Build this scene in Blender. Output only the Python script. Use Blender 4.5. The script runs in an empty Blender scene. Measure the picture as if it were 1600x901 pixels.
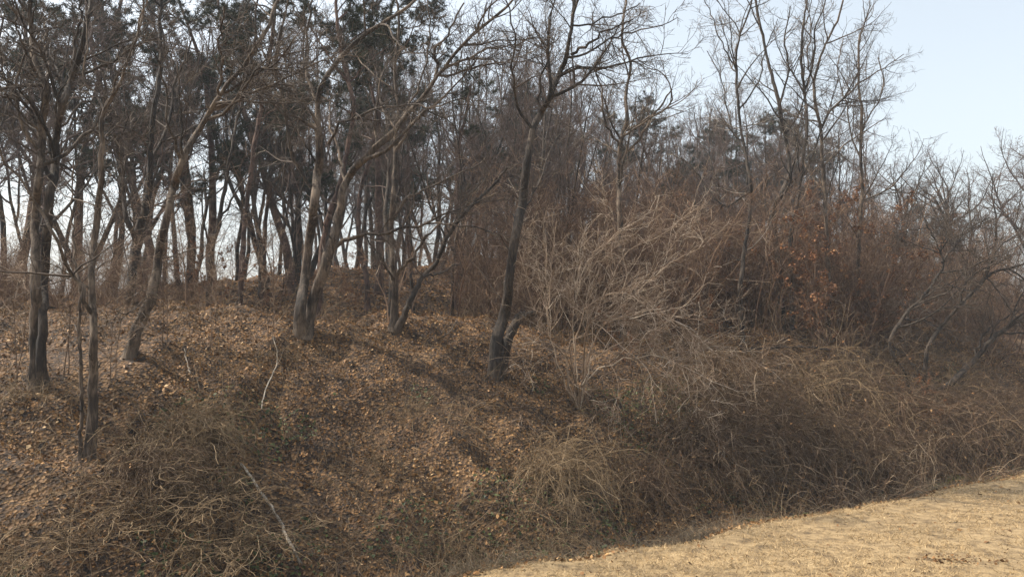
import bpy, math
import numpy as np
from mathutils import Vector, Matrix

# ------------------------------------------------------------------ camera, sky, sun
scene = bpy.context.scene
COL = scene.collection
EYE = 2.5
F_PX = 1156.0                 # focal length in pixels of a 1600 wide picture
PITCH = math.radians(4.43)    # camera looks slightly up

cam_data = bpy.data.cameras.new('camera')
cam = bpy.data.objects.new('camera', cam_data)
COL.objects.link(cam)
cam.location = (0, 0, EYE)
cam.rotation_euler = (math.radians(90) + PITCH, 0, 0)
cam_data.sensor_fit = 'HORIZONTAL'
cam_data.sensor_width = 36.0
cam_data.lens = 36.0 * F_PX / 1600.0
cam_data.clip_start = 0.05
cam_data.clip_end = 5000
scene.camera = cam

SUN_EL = math.radians(49)
SUN_AZ = math.radians(-82)    # clockwise from +Y: sun stands at the left, slightly ahead
world = bpy.data.worlds.new('World')
scene.world = world
world.use_nodes = True
wn = world.node_tree.nodes
wl = world.node_tree.links
wn.clear()
sky = wn.new('ShaderNodeTexSky')
sky.sky_type = 'NISHITA'
sky.sun_disc = False
sky.sun_elevation = SUN_EL
sky.sun_rotation = SUN_AZ
sky.altitude = 50
sky.air_density = 1.4
sky.dust_density = 4.0
sky.ozone_density = 2.5
bg = wn.new('ShaderNodeBackground')
bg.inputs['Strength'].default_value = 0.15
wo = wn.new('ShaderNodeOutputWorld')
pale = wn.new('ShaderNodeHueSaturation')
pale.inputs['Saturation'].default_value = 0.43
pale.inputs['Hue'].default_value = 0.487
pale.inputs['Value'].default_value = 0.97
wl.new(sky.outputs[0], pale.inputs['Color'])
wl.new(pale.outputs[0], bg.inputs[0])
wl.new(bg.outputs[0], wo.inputs[0])

sun_data = bpy.data.lights.new('sun', 'SUN')
sun_data.energy = 4.2
sun_data.angle = math.radians(0.6)
sun_data.color = (1.0, 0.9, 0.75)
sun = bpy.data.objects.new('sun', sun_data)
COL.objects.link(sun)
to_sun = Vector((math.cos(SUN_EL) * math.sin(SUN_AZ), math.cos(SUN_EL) * math.cos(SUN_AZ), math.sin(SUN_EL)))
sun.rotation_euler = to_sun.to_track_quat('Z', 'Y').to_euler()

scene.view_settings.view_transform = 'Standard'
scene.view_settings.look = 'None'
scene.view_settings.exposure = 0.9
scene.view_settings.gamma = 1.0
scene.view_settings.use_curve_mapping = False
scene.render.engine = 'CYCLES'
scene.cycles.max_bounces = 4
scene.cycles.diffuse_bounces = 3
scene.cycles.volume_bounces = 0
scene.cycles.use_adaptive_sampling = False
scene.cycles.use_denoising = True
scene.cycles.sample_clamp_direct = 6
scene.cycles.sample_clamp_indirect = 2

rng = np.random.default_rng(11)

# ------------------------------------------------------------------ terrain
A0 = np.array([-0.27, 7.7])
U0 = np.array([0.847, 0.5316])       # along the field edge
N0 = np.array([-0.5316, 0.847])      # away from the field, up the bank


def st(x, y):
    dx = x - A0[0]
    dy = y - A0[1]
    return dx * N0[0] + dy * N0[1], dx * U0[0] + dy * U0[1]


def xy(s, t):
    return A0[0] + s * N0[0] + t * U0[0], A0[1] + s * N0[1] + t * U0[1]


def _hash(ix, iy, seed):
    n = (ix.astype(np.int64) * 374761393 + iy.astype(np.int64) * 668265263 + seed * 974711) & 0x7fffffff
    n = ((n ^ (n >> 13)) * 1274126177) & 0x7fffffff
    n = n ^ (n >> 16)
    return (n & 0xffff) / 65535.0


def vnoise(x, y, seed=0):
    x = np.asarray(x, float)
    y = np.asarray(y, float)
    ix = np.floor(x)
    iy = np.floor(y)
    fx = x - ix
    fy = y - iy
    fx = fx * fx * (3 - 2 * fx)
    fy = fy * fy * (3 - 2 * fy)
    a = _hash(ix, iy, seed)
    b = _hash(ix + 1, iy, seed)
    c = _hash(ix, iy + 1, seed)
    d = _hash(ix + 1, iy + 1, seed)
    return (a * (1 - fx) + b * fx) * (1 - fy) + (c * (1 - fx) + d * fx) * fy - 0.5


def smooth_interp(v, xs, ys):
    out = 0
    for d in (-0.5, -0.25, 0.0, 0.25, 0.5):
        out = out + np.interp(v + d, xs, ys)
    return out / 5


def height(x, y):
    x = np.asarray(x, float)
    y = np.asarray(y, float)
    s, t = st(x, y)
    s = s + np.where(np.abs(s) < 9, 0.14 * vnoise(t * 0.7, t * 0 + 3.5, 61) + 0.2 * vnoise(t * 2.3, t * 0 + 7.5, 62) + 0.12 * vnoise(x * 5, y * 5, 63), 0) * np.clip(1 - np.abs(s) / 6, 0, 1)
    ridge = np.interp(t, [-12, -2, 8, 14, 35], [4.1, 4.3, 6.0, 6.8, 7.0])
    low = smooth_interp(s, [-50, 0.85, 1.3, 1.8, 2.4, 5.0, 7.6, 8.6, 11, 14],
                        [0.0, 0.0, -0.45, -0.55, -0.1, 1.45, 2.75, 2.95, 3.1, 3.2])
    k = np.clip((s - 10) / 18.0, 0, 1)
    k = k * k * (3 - 2 * k)
    far = np.clip((s - 45) / 150.0, 0, 1)
    h = low + (ridge - 3.2) * k * (1 - far) - 1.5 * far
    w = np.clip((s - 0.2) / 1.5, 0, 1)
    bump = 0.55 * vnoise(x * 0.35, y * 0.35, 1) + 0.42 * vnoise(x * 0.9, y * 0.9, 2) + 0.26 * vnoise(x * 2.1, y * 2.1, 3) + 0.15 * vnoise(x * 4.7, y * 4.7, 4)
    fieldbump = 0.09 * vnoise(x * 0.8, y * 0.8, 5) + 0.02 * vnoise(x * 2.5, y * 2.5, 6)
    return h + bump * w + fieldbump * (1 - w)


CP, SP = math.cos(PITCH), math.sin(PITCH)


def ray(px, py):
    u = (px - 800.0) / F_PX
    v = (450.5 - py) / F_PX
    d = np.array([u, CP - v * SP, SP + v * CP])
    return d / d[1]               # unit step in y


def at(px, py, dist):
    return np.array([0, 0, EYE]) + ray(px, py) * dist


def ground_hit(px, py, start=4.0):
    d = ray(px, py)
    ys = np.arange(start, 90, 0.04)
    p = np.array([0, 0, EYE])[None] + ys[:, None] * d[None]
    below = p[:, 2] < height(p[:, 0], p[:, 1])
    i = np.argmax(below) if below.any() else len(ys) - 1
    return p[i]


def hgt(x, y):
    return float(height(np.array([x]), np.array([y]))[0])


# ------------------------------------------------------------------ mesh helpers
def mesh_from(name, verts, faces, mat, smooth=True, tone=None):
    """verts (n,3); faces (m,k) with k = 3 or 4"""
    me = bpy.data.meshes.new(name)
    n, (m, k) = len(verts), faces.shape
    me.vertices.add(n)
    me.vertices.foreach_set('co', np.ascontiguousarray(verts, dtype=np.float32).ravel())
    me.loops.add(m * k)
    me.loops.foreach_set('vertex_index', np.ascontiguousarray(faces, dtype=np.int32).ravel())
    me.polygons.add(m)
    me.polygons.foreach_set('loop_start', np.arange(0, m * k, k, dtype=np.int32))
    me.polygons.foreach_set('use_smooth', np.full(m, smooth, dtype=bool))
    if tone is not None:
        a = me.attributes.new('tone', 'FLOAT', 'POINT')
        a.data.foreach_set('value', np.ascontiguousarray(tone, dtype=np.float32))
    me.materials.append(mat)
    me.update(calc_edges=True)
    return me


def link(name, me, parent=None):
    o = bpy.data.objects.new(name, me)
    COL.objects.link(o)
    if parent is not None:
        o.parent = parent
    return o


def tag(o, label=None, cat=None, group=None, kind=None):
    if label:
        o['label'] = label
    if cat:
        o['category'] = cat
    if group:
        o['group'] = group
    if kind:
        o['kind'] = kind
    return o


def thing(name, label, cat, loc, rz=0.0, group=None):
    o = bpy.data.objects.new(name, None)
    COL.objects.link(o)
    o.empty_display_size = 0.2
    o.location = tuple(float(c) for c in loc)
    o.rotation_euler = (0, 0, rz)
    return tag(o, label, cat, group)


def dup(root, loc, rz, scale, label, group, tilt=(0, 0)):
    r = root.copy()
    COL.objects.link(r)
    r.location = tuple(float(c) for c in loc)
    r.rotation_euler = (tilt[0], tilt[1], rz)
    r.scale = scale if isinstance(scale, tuple) else (scale, scale, scale)
    r['label'] = label
    r['group'] = group
    for ch in list(root.children):
        c = ch.copy()
        COL.objects.link(c)
        c.parent = r
    return r


def norm(v):
    return v / np.maximum(np.linalg.norm(v, axis=-1, keepdims=True), 1e-9)


class Bag:
    """collects tubes that end up in one mesh"""

    def __init__(self):
        self.v, self.f, self.t, self.n = [], [], [], 0

    def tubes(self, P, R, K, rnd, rough=0.0, tone=None, roots=0.0):
        B, N, _ = P.shape
        if B == 0:
            return
        T = norm(np.gradient(P, axis=1))
        ref = norm(rnd.normal(size=(B, 3)))
        Us = np.empty_like(P)
        for i in range(N):
            ref = ref - (ref * T[:, i]).sum(-1, keepdims=True) * T[:, i]
            ref = norm(ref)
            Us[:, i] = ref
        Vs = np.cross(T, Us)
        th = np.arange(K) * 2 * np.pi / K
        rr = np.repeat(R[:, :, None], K, 2)
        if rough:
            rr = rr * (1 + rough * rnd.normal(size=rr.shape))
        if roots:
            dist = np.linalg.norm(P - P[:, :1], axis=2)[:, :, None]
            ph = rnd.uniform(0, 6.28, 3)
            lobes = 0.5 + 0.5 * np.cos(3 * th + ph[0]) * np.cos(2 * th + ph[1])
            rr = rr * (1 + roots * lobes[None, None] * np.exp(-dist / 0.22) + 0.1 * np.cos(2 * th[None, None] + ph[2] + dist * 2.2) + 0.07 * np.cos(3 * th[None, None] + dist * 6.0))
        V = P[:, :, None] + rr[..., None] * (np.cos(th)[None, None, :, None] * Us[:, :, None] + np.sin(th)[None, None, :, None] * Vs[:, :, None])
        idx = np.arange(B * N * K).reshape(B, N, K) + self.n
        a = idx[:, :-1, :]
        b = np.roll(idx, -1, axis=2)[:, :-1, :]
        c = np.roll(idx, -1, axis=2)[:, 1:, :]
        d = idx[:, 1:, :]
        self.f.append(np.stack([a, b, c, d], -1).reshape(-1, 4))
        self.v.append(V.reshape(-1, 3))
        if tone is None:
            tone = rnd.random(B)
        self.t.append(np.repeat(tone, N * K))
        self.n += B * N * K

    def build(self, name, mat, parent=None, origin=(0, 0, 0), part=None):
        v = np.concatenate(self.v) - np.asarray(origin)[None]
        me = mesh_from(name, v, np.concatenate(self.f), mat, True, np.concatenate(self.t))
        return link(name, me, parent)


def plen(P):
    return np.linalg.norm(np.diff(P, axis=1), axis=2).sum(1)


def resample(pts, rad, n, rnd=None, jitter=0.0):
    """smooth Catmull-Rom path through pts"""
    pts = np.asarray(pts, float)
    rad = np.asarray(rad, float)
    m = len(pts)
    if m == 2:
        pts = np.stack([pts[0], pts.mean(0), pts[1]])
        rad = np.array([rad[0], rad.mean(), rad[1]])
        m = 3
    ext = np.concatenate([[2 * pts[0] - pts[1]], pts, [2 * pts[-1] - pts[-2]]])
    seg = np.linalg.norm(np.diff(pts, axis=0), axis=1)
    cum = np.concatenate([[0], np.cumsum(seg)])
    u = np.linspace(0, cum[-1], n)
    k = np.clip(np.searchsorted(cum, u, side='right') - 1, 0, m - 2)
    f = ((u - cum[k]) / np.maximum(seg[k], 1e-9))[:, None]
    p0, p1, p2, p3 = ext[k], ext[k + 1], ext[k + 2], ext[k + 3]
    out = 0.5 * (2 * p1 + (p2 - p0) * f + (2 * p0 - 5 * p1 + 4 * p2 - p3) * f ** 2 + (3 * p1 - p0 - 3 * p2 + p3) * f ** 3)
    if rnd is not None and jitter:
        out[1:-1] += rnd.normal(size=(n - 2, 3)) * jitter
    return out, np.interp(u, cum, rad)


def walk(rnd, start, direc, L, N, wander, up, r0, taper=0.85, rmin=0.002):
    B = len(start)
    P = np.empty((B, N, 3))
    P[:, 0] = start
    d = norm(direc)
    step = (L / (N - 1))[:, None]
    for i in range(1, N):
        P[:, i] = P[:, i - 1] + d * step
        d = d + rnd.normal(size=(B, 3)) * wander
        d[:, 2] += up
        d = norm(d)
    u = np.linspace(0, 1, N)[None]
    R = np.maximum(r0[:, None] * (1 - taper * u), rmin)
    return P, R


def grow(rnd, P, R, per_m, tmin, ang, ratio, N, wander, up, rk, rmin=0.0025, lmin=0.1, lmax=9.0, fixed=None, droop=0.0, tmax=1.0):
    B, M, _ = P.shape
    Ls = plen(P)
    if fixed is None:
        cnt = rnd.poisson(Ls * per_m * (1 - tmin))
    else:
        cnt = np.full(B, fixed)
    idx = np.repeat(np.arange(B), cnt)
    n = len(idx)
    t = tmin + (tmax - tmin) * rnd.random(n)
    g = t * (M - 1)
    k = np.minimum(g.astype(int), M - 2)
    f = (g - k)[:, None]
    pos = P[idx, k] * (1 - f) + P[idx, k + 1] * f
    tan = norm(P[idx, k + 1] - P[idx, k])
    rr = R[idx, k] * (1 - f[:, 0]) + R[idx, k + 1] * f[:, 0]
    a = np.abs(rnd.normal(ang[0], ang[1], n))
    pr = rnd.normal(size=(n, 3))
    pr = norm(pr - (pr * tan).sum(-1, keepdims=True) * tan)
    d = tan * np.cos(a)[:, None] + pr * np.sin(a)[:, None]
    d[:, 2] += droop
    L = np.clip(Ls[idx] * ratio * (1 - 0.55 * t) * rnd.uniform(0.5, 1.2, n), lmin, lmax)
    r0 = np.maximum(np.minimum(rr * 0.72, L * rk), rmin)
    return walk(rnd, pos, d, L, N, wander, up, r0, rmin=rmin * 0.7)


# ------------------------------------------------------------------ materials
def new_mat(name):
    m = bpy.data.materials.new(name)
    m.use_nodes = True
    nt = m.node_tree
    nt.nodes.clear()
    out = nt.nodes.new('ShaderNodeOutputMaterial')
    b = nt.nodes.new('ShaderNodeBsdfPrincipled')
    nt.links.new(b.outputs[0], out.inputs[0])
    return m, nt, b


def ramp(nt, stops):
    r = nt.nodes.new('ShaderNodeValToRGB')
    e = r.color_ramp.elements
    while len(e) < len(stops):
        e.new(0.5)
    for el, (p, c) in zip(e, stops):
        el.position = p
        el.color = (*c, 1)
    return r


def bark_mat(name, dark, mid, pale, stretch=0.16, scale=26.0, bump=0.9):
    m, nt, b = new_mat(name)
    L = nt.links.new
    tc = nt.nodes.new('ShaderNodeTexCoord')
    mp = nt.nodes.new('ShaderNodeMapping')
    mp.inputs['Scale'].default_value = (1, 1, stretch)
    L(tc.outputs['Object'], mp.inputs[0])
    n1 = nt.nodes.new('ShaderNodeTexNoise')
    n1.inputs['Scale'].default_value = scale
    n1.inputs['Detail'].default_value = 5
    n1.inputs['Roughness'].default_value = 0.65
    n1.inputs['Distortion'].default_value = 0.6
    L(mp.outputs[0], n1.inputs['Vector'])
    n2 = nt.nodes.new('ShaderNodeTexNoise')
    n2.inputs['Scale'].default_value = 2.2
    n2.inputs['Detail'].default_value = 3
    L(tc.outputs['Object'], n2.inputs['Vector'])
    add = nt.nodes.new('ShaderNodeMath')
    add.operation = 'MULTIPLY_ADD'
    add.inputs[1].default_value = 0.55
    L(n2.outputs[0], add.inputs[0])
    sc = nt.nodes.new('ShaderNodeMath')
    sc.operation = 'MULTIPLY'
    sc.inputs[1].default_value = 0.55
    L(n1.outputs[0], sc.inputs[0])
    L(sc.outputs[0], add.inputs[2])
    r = ramp(nt, [(0.4, dark), (0.52, mid), (0.64, pale)])
    L(add.outputs[0], r.inputs[0])
    L(r.outputs[0], b.inputs['Base Color'])
    b.inputs['Roughness'].default_value = 0.9
    bp = nt.nodes.new('ShaderNodeBump')
    bp.inputs['Strength'].default_value = bump
    bp.inputs['Distance'].default_value = 0.03
    L(n1.outputs[0], bp.inputs['Height'])
    L(bp.outputs[0], b.inputs['Normal'])
    return m


def tone_mat(name, stops, rough=0.8, per_object=0.25):
    """colour by the piece's own tone value, shifted a little for each object"""
    m, nt, b = new_mat(name)
    L = nt.links.new
    at_ = nt.nodes.new('ShaderNodeAttribute')
    at_.attribute_name = 'tone'
    oi = nt.nodes.new('ShaderNodeObjectInfo')
    ma = nt.nodes.new('ShaderNodeMath')
    ma.operation = 'MULTIPLY_ADD'
    ma.inputs[1].default_value = per_object
    L(oi.outputs['Random'], ma.inputs[0])
    ms = nt.nodes.new('ShaderNodeMath')
    ms.operation = 'MULTIPLY_ADD'
    ms.inputs[1].default_value = 1 - per_object
    ms.inputs[2].default_value = 0.0
    L(at_.outputs['Fac'], ms.inputs[0])
    L(ms.outputs[0], ma.inputs[2])
    r = ramp(nt, stops)
    L(ma.outputs[0], r.inputs[0])
    L(r.outputs[0], b.inputs['Base Color'])
    b.inputs['Roughness'].default_value = rough
    b.inputs['Specular IOR Level'].default_value = 0.2
    return m


M_BARK = bark_mat('grey brown bark', (0.008, 0.0055, 0.004), (0.043, 0.03, 0.0205), (0.15, 0.112, 0.08))
M_BARK_DARK = bark_mat('dark bark', (0.005, 0.0036, 0.0026), (0.02, 0.014, 0.0098), (0.072, 0.053, 0.038))
M_BARK_RED = bark_mat('reddish pine bark', (0.018, 0.012, 0.01), (0.06, 0.034, 0.026), (0.14, 0.085, 0.062), 0.4, 18)
M_PALE = bark_mat('pale dead wood', (0.07, 0.056, 0.042), (0.2, 0.165, 0.125), (0.42, 0.365, 0.295), 0.2, 30, 0.5)
M_TWIG = tone_mat('grey brown twigs', [(0.0, (0.03, 0.023, 0.018)), (0.55, (0.075, 0.057, 0.044)), (0.8, (0.14, 0.11, 0.085)), (0.9, (0.3, 0.25, 0.2)), (1.0, (0.45, 0.39, 0.32))])
M_TWIG_FAR = tone_mat('brown twigs of the wood', [(0.0, (0.04, 0.028, 0.024)), (0.6, (0.095, 0.067, 0.055)), (1.0, (0.19, 0.14, 0.115))])
M_TWIG_RED = tone_mat('reddish brown twigs', [(0.0, (0.045, 0.027, 0.018)), (0.55, (0.13, 0.078, 0.05)), (0.85, (0.25, 0.165, 0.11)), (1.0, (0.5, 0.39, 0.28))])
M_TWIG_PALE = tone_mat('pale shrub stems', [(0.0, (0.07, 0.043, 0.027)), (0.5, (0.215, 0.148, 0.1)), (0.8, (0.41, 0.315, 0.23)), (1.0, (0.64, 0.55, 0.44))])
M_BRUSH = tone_mat('brown bramble stems', [(0.0, (0.028, 0.017, 0.01)), (0.5, (0.09, 0.056, 0.034)), (0.78, (0.19, 0.128, 0.08)), (1.0, (0.46, 0.36, 0.25))])
M_STRAW = tone_mat('dry stalks', [(0.0, (0.055, 0.037, 0.021)), (0.5, (0.145, 0.1, 0.057)), (0.85, (0.28, 0.2, 0.117)), (1.0, (0.45, 0.35, 0.23))])
M_GREY_STRAW = tone_mat('grey dead grass', [(0.0, (0.06, 0.046, 0.031)), (0.6, (0.145, 0.112, 0.074)), (1.0, (0.3, 0.245, 0.175))])
M_LEAF = tone_mat('fallen leaves', [(0.0, (0.03, 0.016, 0.007)), (0.33, (0.095, 0.047, 0.017)), (0.62, (0.2, 0.102, 0.037)), (0.86, (0.285, 0.155, 0.06)), (0.98, (0.35, 0.21, 0.09)), (1.0, (0.46, 0.31, 0.16))], 0.6, 0.0)
M_LEAF_RUST = tone_mat('rusty fallen leaves', [(0.0, (0.05, 0.026, 0.012)), (0.4, (0.14, 0.068, 0.028)), (0.75, (0.29, 0.15, 0.063)), (1.0, (0.46, 0.28, 0.13))], 0.7, 0.0)
M_IVY = tone_mat('green ground leaves', [(0.0, (0.025, 0.035, 0.012)), (0.7, (0.06, 0.078, 0.026)), (1.0, (0.12, 0.135, 0.05))], 0.5, 0.0)
M_ORANGE = tone_mat('clinging orange leaves', [(0.0, (0.07, 0.034, 0.019)), (0.5, (0.17, 0.073, 0.033)), (0.85, (0.27, 0.125, 0.054)), (1.0, (0.36, 0.22, 0.11))], 0.6, 0.1)
M_NEEDLE = tone_mat('pine needles', [(0.0, (0.012, 0.018, 0.011)), (0.6, (0.028, 0.037, 0.02)), (1.0, (0.06, 0.068, 0.032))], 0.6, 0.15)
M_BLADE = tone_mat('dry mown grass', [(0.0, (0.075, 0.044, 0.019)), (0.3, (0.2, 0.135, 0.066)), (0.7, (0.34, 0.24, 0.122)), (1.0, (0.48, 0.36, 0.205))], 0.75, 0.0)
M_GREEN = tone_mat('fresh green grass', [(0.0, (0.1, 0.13, 0.03)), (1.0, (0.24, 0.27, 0.075))], 0.7, 0.0)


def soil_mat():
    m, nt, b = new_mat('leaf strewn soil')
    L = nt.links.new
    tc = nt.nodes.new('ShaderNodeTexCoord')
    v = nt.nodes.new('ShaderNodeTexVoronoi')
    v.inputs['Scale'].default_value = 22
    v.inputs['Randomness'].default_value = 1
    L(tc.outputs['Object'], v.inputs['Vector'])
    sep = nt.nodes.new('ShaderNodeSeparateColor')
    L(v.outputs['Color'], sep.inputs[0])
    r = ramp(nt, [(0.0, (0.018, 0.01, 0.005)), (0.45, (0.065, 0.035, 0.015)), (0.8, (0.15, 0.083, 0.035)), (1.0, (0.24, 0.145, 0.068))])
    L(sep.outputs[0], r.inputs[0])
    n = nt.nodes.new('ShaderNodeTexNoise')
    n.inputs['Scale'].default_value = 0.9
    n.inputs['Detail'].default_value = 4
    L(tc.outputs['Object'], n.inputs['Vector'])
    r2 = ramp(nt, [(0.35, (0.55, 0.5, 0.45)), (0.65, (1.0, 1.0, 1.0))])
    L(n.outputs[0], r2.inputs[0])
    mx = nt.nodes.new('ShaderNodeMix')
    mx.data_type = 'RGBA'
    mx.blend_type = 'MULTIPLY'
    mx.inputs['Factor'].default_value = 1
    L(r.outputs[0], mx.inputs['A'])
    L(r2.outputs[0], mx.inputs['B'])
    L(mx.outputs['Result'], b.inputs['Base Color'])
    b.inputs['Roughness'].default_value = 0.95
    bp = nt.nodes.new('ShaderNodeBump')
    bp.inputs['Strength'].default_value = 0.8
    bp.inputs['Distance'].default_value = 0.04
    L(v.outputs['Distance'], bp.inputs['Height'])
    L(bp.outputs[0], b.inputs['Normal'])
    return m


def field_mat():
    m, nt, b = new_mat('dry lawn')
    L = nt.links.new
    tc = nt.nodes.new('ShaderNodeTexCoord')
    n = nt.nodes.new('ShaderNodeTexNoise')
    n.inputs['Scale'].default_value = 5.5
    n.inputs['Detail'].default_value = 8
    n.inputs['Roughness'].default_value = 0.75
    L(tc.outputs['Object'], n.inputs['Vector'])
    r = ramp(nt, [(0.33, (0.06, 0.037, 0.017)), (0.43, (0.15, 0.102, 0.05)), (0.53, (0.25, 0.176, 0.088)), (0.7, (0.33, 0.24, 0.128))])
    L(n.outputs[0], r.inputs[0])
    L(r.outputs[0], b.inputs['Base Color'])
    b.inputs['Roughness'].default_value = 0.95
    n3 = nt.nodes.new('ShaderNodeTexNoise')
    n3.inputs['Scale'].default_value = 45
    n3.inputs['Detail'].default_value = 3
    L(tc.outputs['Object'], n3.inputs['Vector'])
    bp = nt.nodes.new('ShaderNodeBump')
    bp.inputs['Strength'].default_value = 0.7
    bp.inputs['Distance'].default_value = 0.03
    L(n3.outputs[0], bp.inputs['Height'])
    L(bp.outputs[0], b.inputs['Normal'])
    return m


M_SOIL = soil_mat()
M_FIELD = field_mat()


# ------------------------------------------------------------------ ground sheets
def sheet(name, ss, ts, mat, lift=0.0):
    S, T = np.meshgrid(ss, ts, indexing='ij')
    x, y = xy(S, T)
    z = height(x, y) + lift
    v = np.stack([x, y, z], -1).reshape(-1, 3)
    a, b = len(ss), len(ts)
    i = np.arange(a * b).reshape(a, b)
    f = np.stack([i[:-1, :-1], i[1:, :-1], i[1:, 1:], i[:-1, 1:]], -1).reshape(-1, 4)[:, ::-1]
    return link(name, mesh_from(name, v, f, mat))


far_l = -np.geomspace(14, 1500, 26)[::-1]
far_r = np.geomspace(40.3, 1500, 24)
ts = np.concatenate([far_l, np.arange(-13.9, 26, 0.13), np.arange(26, 40, 0.4), far_r])
ss = np.concatenate([np.arange(1.1, 12, 0.1), np.arange(12, 30, 0.3), np.geomspace(30, 1500, 40)])
ground = tag(sheet('hillside', ss, ts, M_SOIL), 'brown leaf covered bank rising to the bare wood', 'hillside', kind='structure')
ss2 = np.concatenate([-np.geomspace(8, 1500, 30)[::-1], np.arange(-7.9, 1.25, 0.12)])
field = tag(sheet('field', ss2, ts, M_FIELD, 0.012), 'pale yellow dry mown lawn in the lower right corner', 'lawn', kind='structure')


# ------------------------------------------------------------------ leaves and grass
def leaf_verts(rnd, pos, nrm, size, tilt):
    n = len(pos)
    # random orientation near the ground normal
    nn = norm(nrm + rnd.normal(size=(n, 3)) * tilt)
    a = rnd.normal(size=(n, 3))
    a = norm(a - (a * nn).sum(-1, keepdims=True) * nn)
    c = np.cross(nn, a)
    l = size[:, None]
    w = l * rnd.uniform(0.24, 0.42, n)[:, None]
    cup = l * rnd.uniform(-0.05, 0.28, n)[:, None]
    tip = l * rnd.uniform(-0.1, 0.3, n)[:, None]
    p0 = pos - a * l * 0.5
    p2 = pos + a * l * 0.5 + nn * tip
    p1 = pos + c * w + nn * cup + a * l * 0.08
    p3 = pos - c * w + nn * cup + a * l * 0.08
    V = np.stack([p0, p1, p2, p3], 1).reshape(-1, 3)
    base = (np.arange(n) * 4)[:, None]
    F = np.stack([base + [[0, 1, 2]], base + [[0, 2, 3]]], 1).reshape(-1, 3)
    return V, F


def terrain_normals(x, y):
    e = 0.06
    hx = (height(x + e, y) - height(x - e, y)) / (2 * e)
    hy = (height(x, y + e) - height(x, y - e)) / (2 * e)
    return norm(np.stack([-hx, -hy, np.ones_like(hx)], -1))


def litter(name, label, cat, s, t, mat, size, tilt, lift, tone):
    x, y = xy(s, t)
    z = height(x, y) + lift
    V, F = leaf_verts(rng, np.stack([x, y, z], -1), terrain_normals(x, y), size, tilt)
    o = link(name, mesh_from(name, V, F, mat, False, np.repeat(tone, 4)))
    return tag(o, label, cat, kind='stuff')


n = 200000
s = rng.uniform(0.5, 12.5, n)
t = rng.uniform(-11, 27, n)
x_, y_ = xy(s, t)
patch = vnoise(x_ * 0.8, y_ * 0.8, 21) + 0.6 * vnoise(x_ * 2.3, y_ * 2.3, 22)
keep = rng.random(n) < np.clip(0.75 + patch * 1.5, 0.12, 1)
s, t, patch = s[keep], t[keep], patch[keep]
tone = np.clip(rng.beta(1.5, 1.5, len(s)) * 0.9 + 0.1 + 0.3 * patch, 0, 1)
litter('fallen_leaves', 'curled brown fallen leaves lying over the bank', 'leaf litter', s, t, M_LEAF, np.clip(rng.lognormal(-3.08, 0.3, len(s)), 0.022, 0.085), 0.65, rng.uniform(0.0, 0.045, len(s)), tone)
n = 62000
s = 12.5 + 20 * rng.random(n) ** 1.3
t = rng.uniform(-12, 34, n)
litter('fallen_leaves', 'orange brown fallen leaves on the ground between the trees', 'leaf litter', s, t, M_LEAF_RUST, rng.uniform(0.08, 0.15, n), 0.45, rng.uniform(0, 0.04, n), np.clip(rng.beta(3.0, 1.2, n), 0, 1))
# green leaves low on the bank
n = 26000
s = rng.uniform(0.8, 5.5, n)
t = rng.uniform(-8, 20, n)
x_, y_ = xy(s, t)
g = vnoise(x_ * 0.7, y_ * 0.7, 31) + 0.7 * vnoise(x_ * 1.9, y_ * 1.9, 32)
k = g > 0.06
litter('ground_ivy', 'small dark green leaves creeping low on the bank', 'ground cover', s[k], t[k], M_IVY, rng.uniform(0.04, 0.075, k.sum()), 0.45, rng.uniform(0.01, 0.06, k.sum()), rng.random(k.sum()))


def blades(name, label, cat, x, y, mat, L, w, lean, tone):
    n = len(x)
    z = height(x, y) + 0.008
    p = np.stack([x, y, z], -1)
    d = rng.normal(size=(n, 3))
    d[:, 2] = np.abs(d[:, 2]) * lean + 0.12
    d = norm(d)
    side = norm(np.cross(d, rng.normal(size=(n, 3)))) * w[:, None]
    V = np.stack([p - side, p + side, p + d * L[:, None]], 1).reshape(-1, 3)
    F = np.arange(3 * n).reshape(n, 3)
    o = link(name, mesh_from(name, V, F, mat, False, np.repeat(tone, 3)))
    return tag(o, label, cat, kind='stuff')


n = 200000
s = -6.8 * rng.random(n) ** 0.9 + 0.95
t = rng.uniform(-1.5, 15.5, n)
x, y = xy(s, t)
cl = vnoise(x * 1.5, y * 1.5, 41) + 0.8 * vnoise(x * 5, y * 5, 42)
keep = (rng.random(n) < np.clip(0.7 + 1.6 * cl, 0.05, 1)) & (y > 5)
x, y, cl = x[keep], y[keep], cl[keep]
blades('mown_grass', 'short dry straw coloured blades covering the lawn', 'grass', x, y, M_BLADE, rng.uniform(0.025, 0.09, len(x)), rng.uniform(0.0018, 0.005, len(x)), 0.65, np.clip(rng.beta(2, 2, len(x)) + 0.1 + 0.45 * cl, 0, 1))
n = 420
s = 0.5 - 7 * rng.random(n) ** 1.6
t = rng.uniform(-1, 15, n)
litter('fallen_leaves', 'stray brown leaves blown onto the lawn', 'leaf litter', s, t, M_LEAF, rng.uniform(0.03, 0.08, n), 0.35, rng.uniform(0.015, 0.04, n), rng.uniform(0.25, 0.7, n))
g1 = ground_hit(1490, 878)
n = 130
x1 = g1[0] + rng.normal(size=n) * 0.28
y1 = g1[1] + rng.normal(size=n) * 0.1
s, t = st(x1, y1)
litter('fallen_leaves', 'small heap of brown leaves and thatch on the lawn', 'leaf litter', s, t, M_LEAF, rng.uniform(0.02, 0.06, n), 0.5, rng.uniform(0.015, 0.04, n), rng.uniform(0.2, 0.7, n))
g0 = ground_hit(1462, 766)
n = 2600
x = g0[0] + rng.normal(size=n) * 0.75 * U0[0] + rng.normal(size=n) * 0.1
y = g0[1] + (x - g0[0]) * U0[1] / U0[0] + rng.normal(size=n) * 0.09
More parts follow.
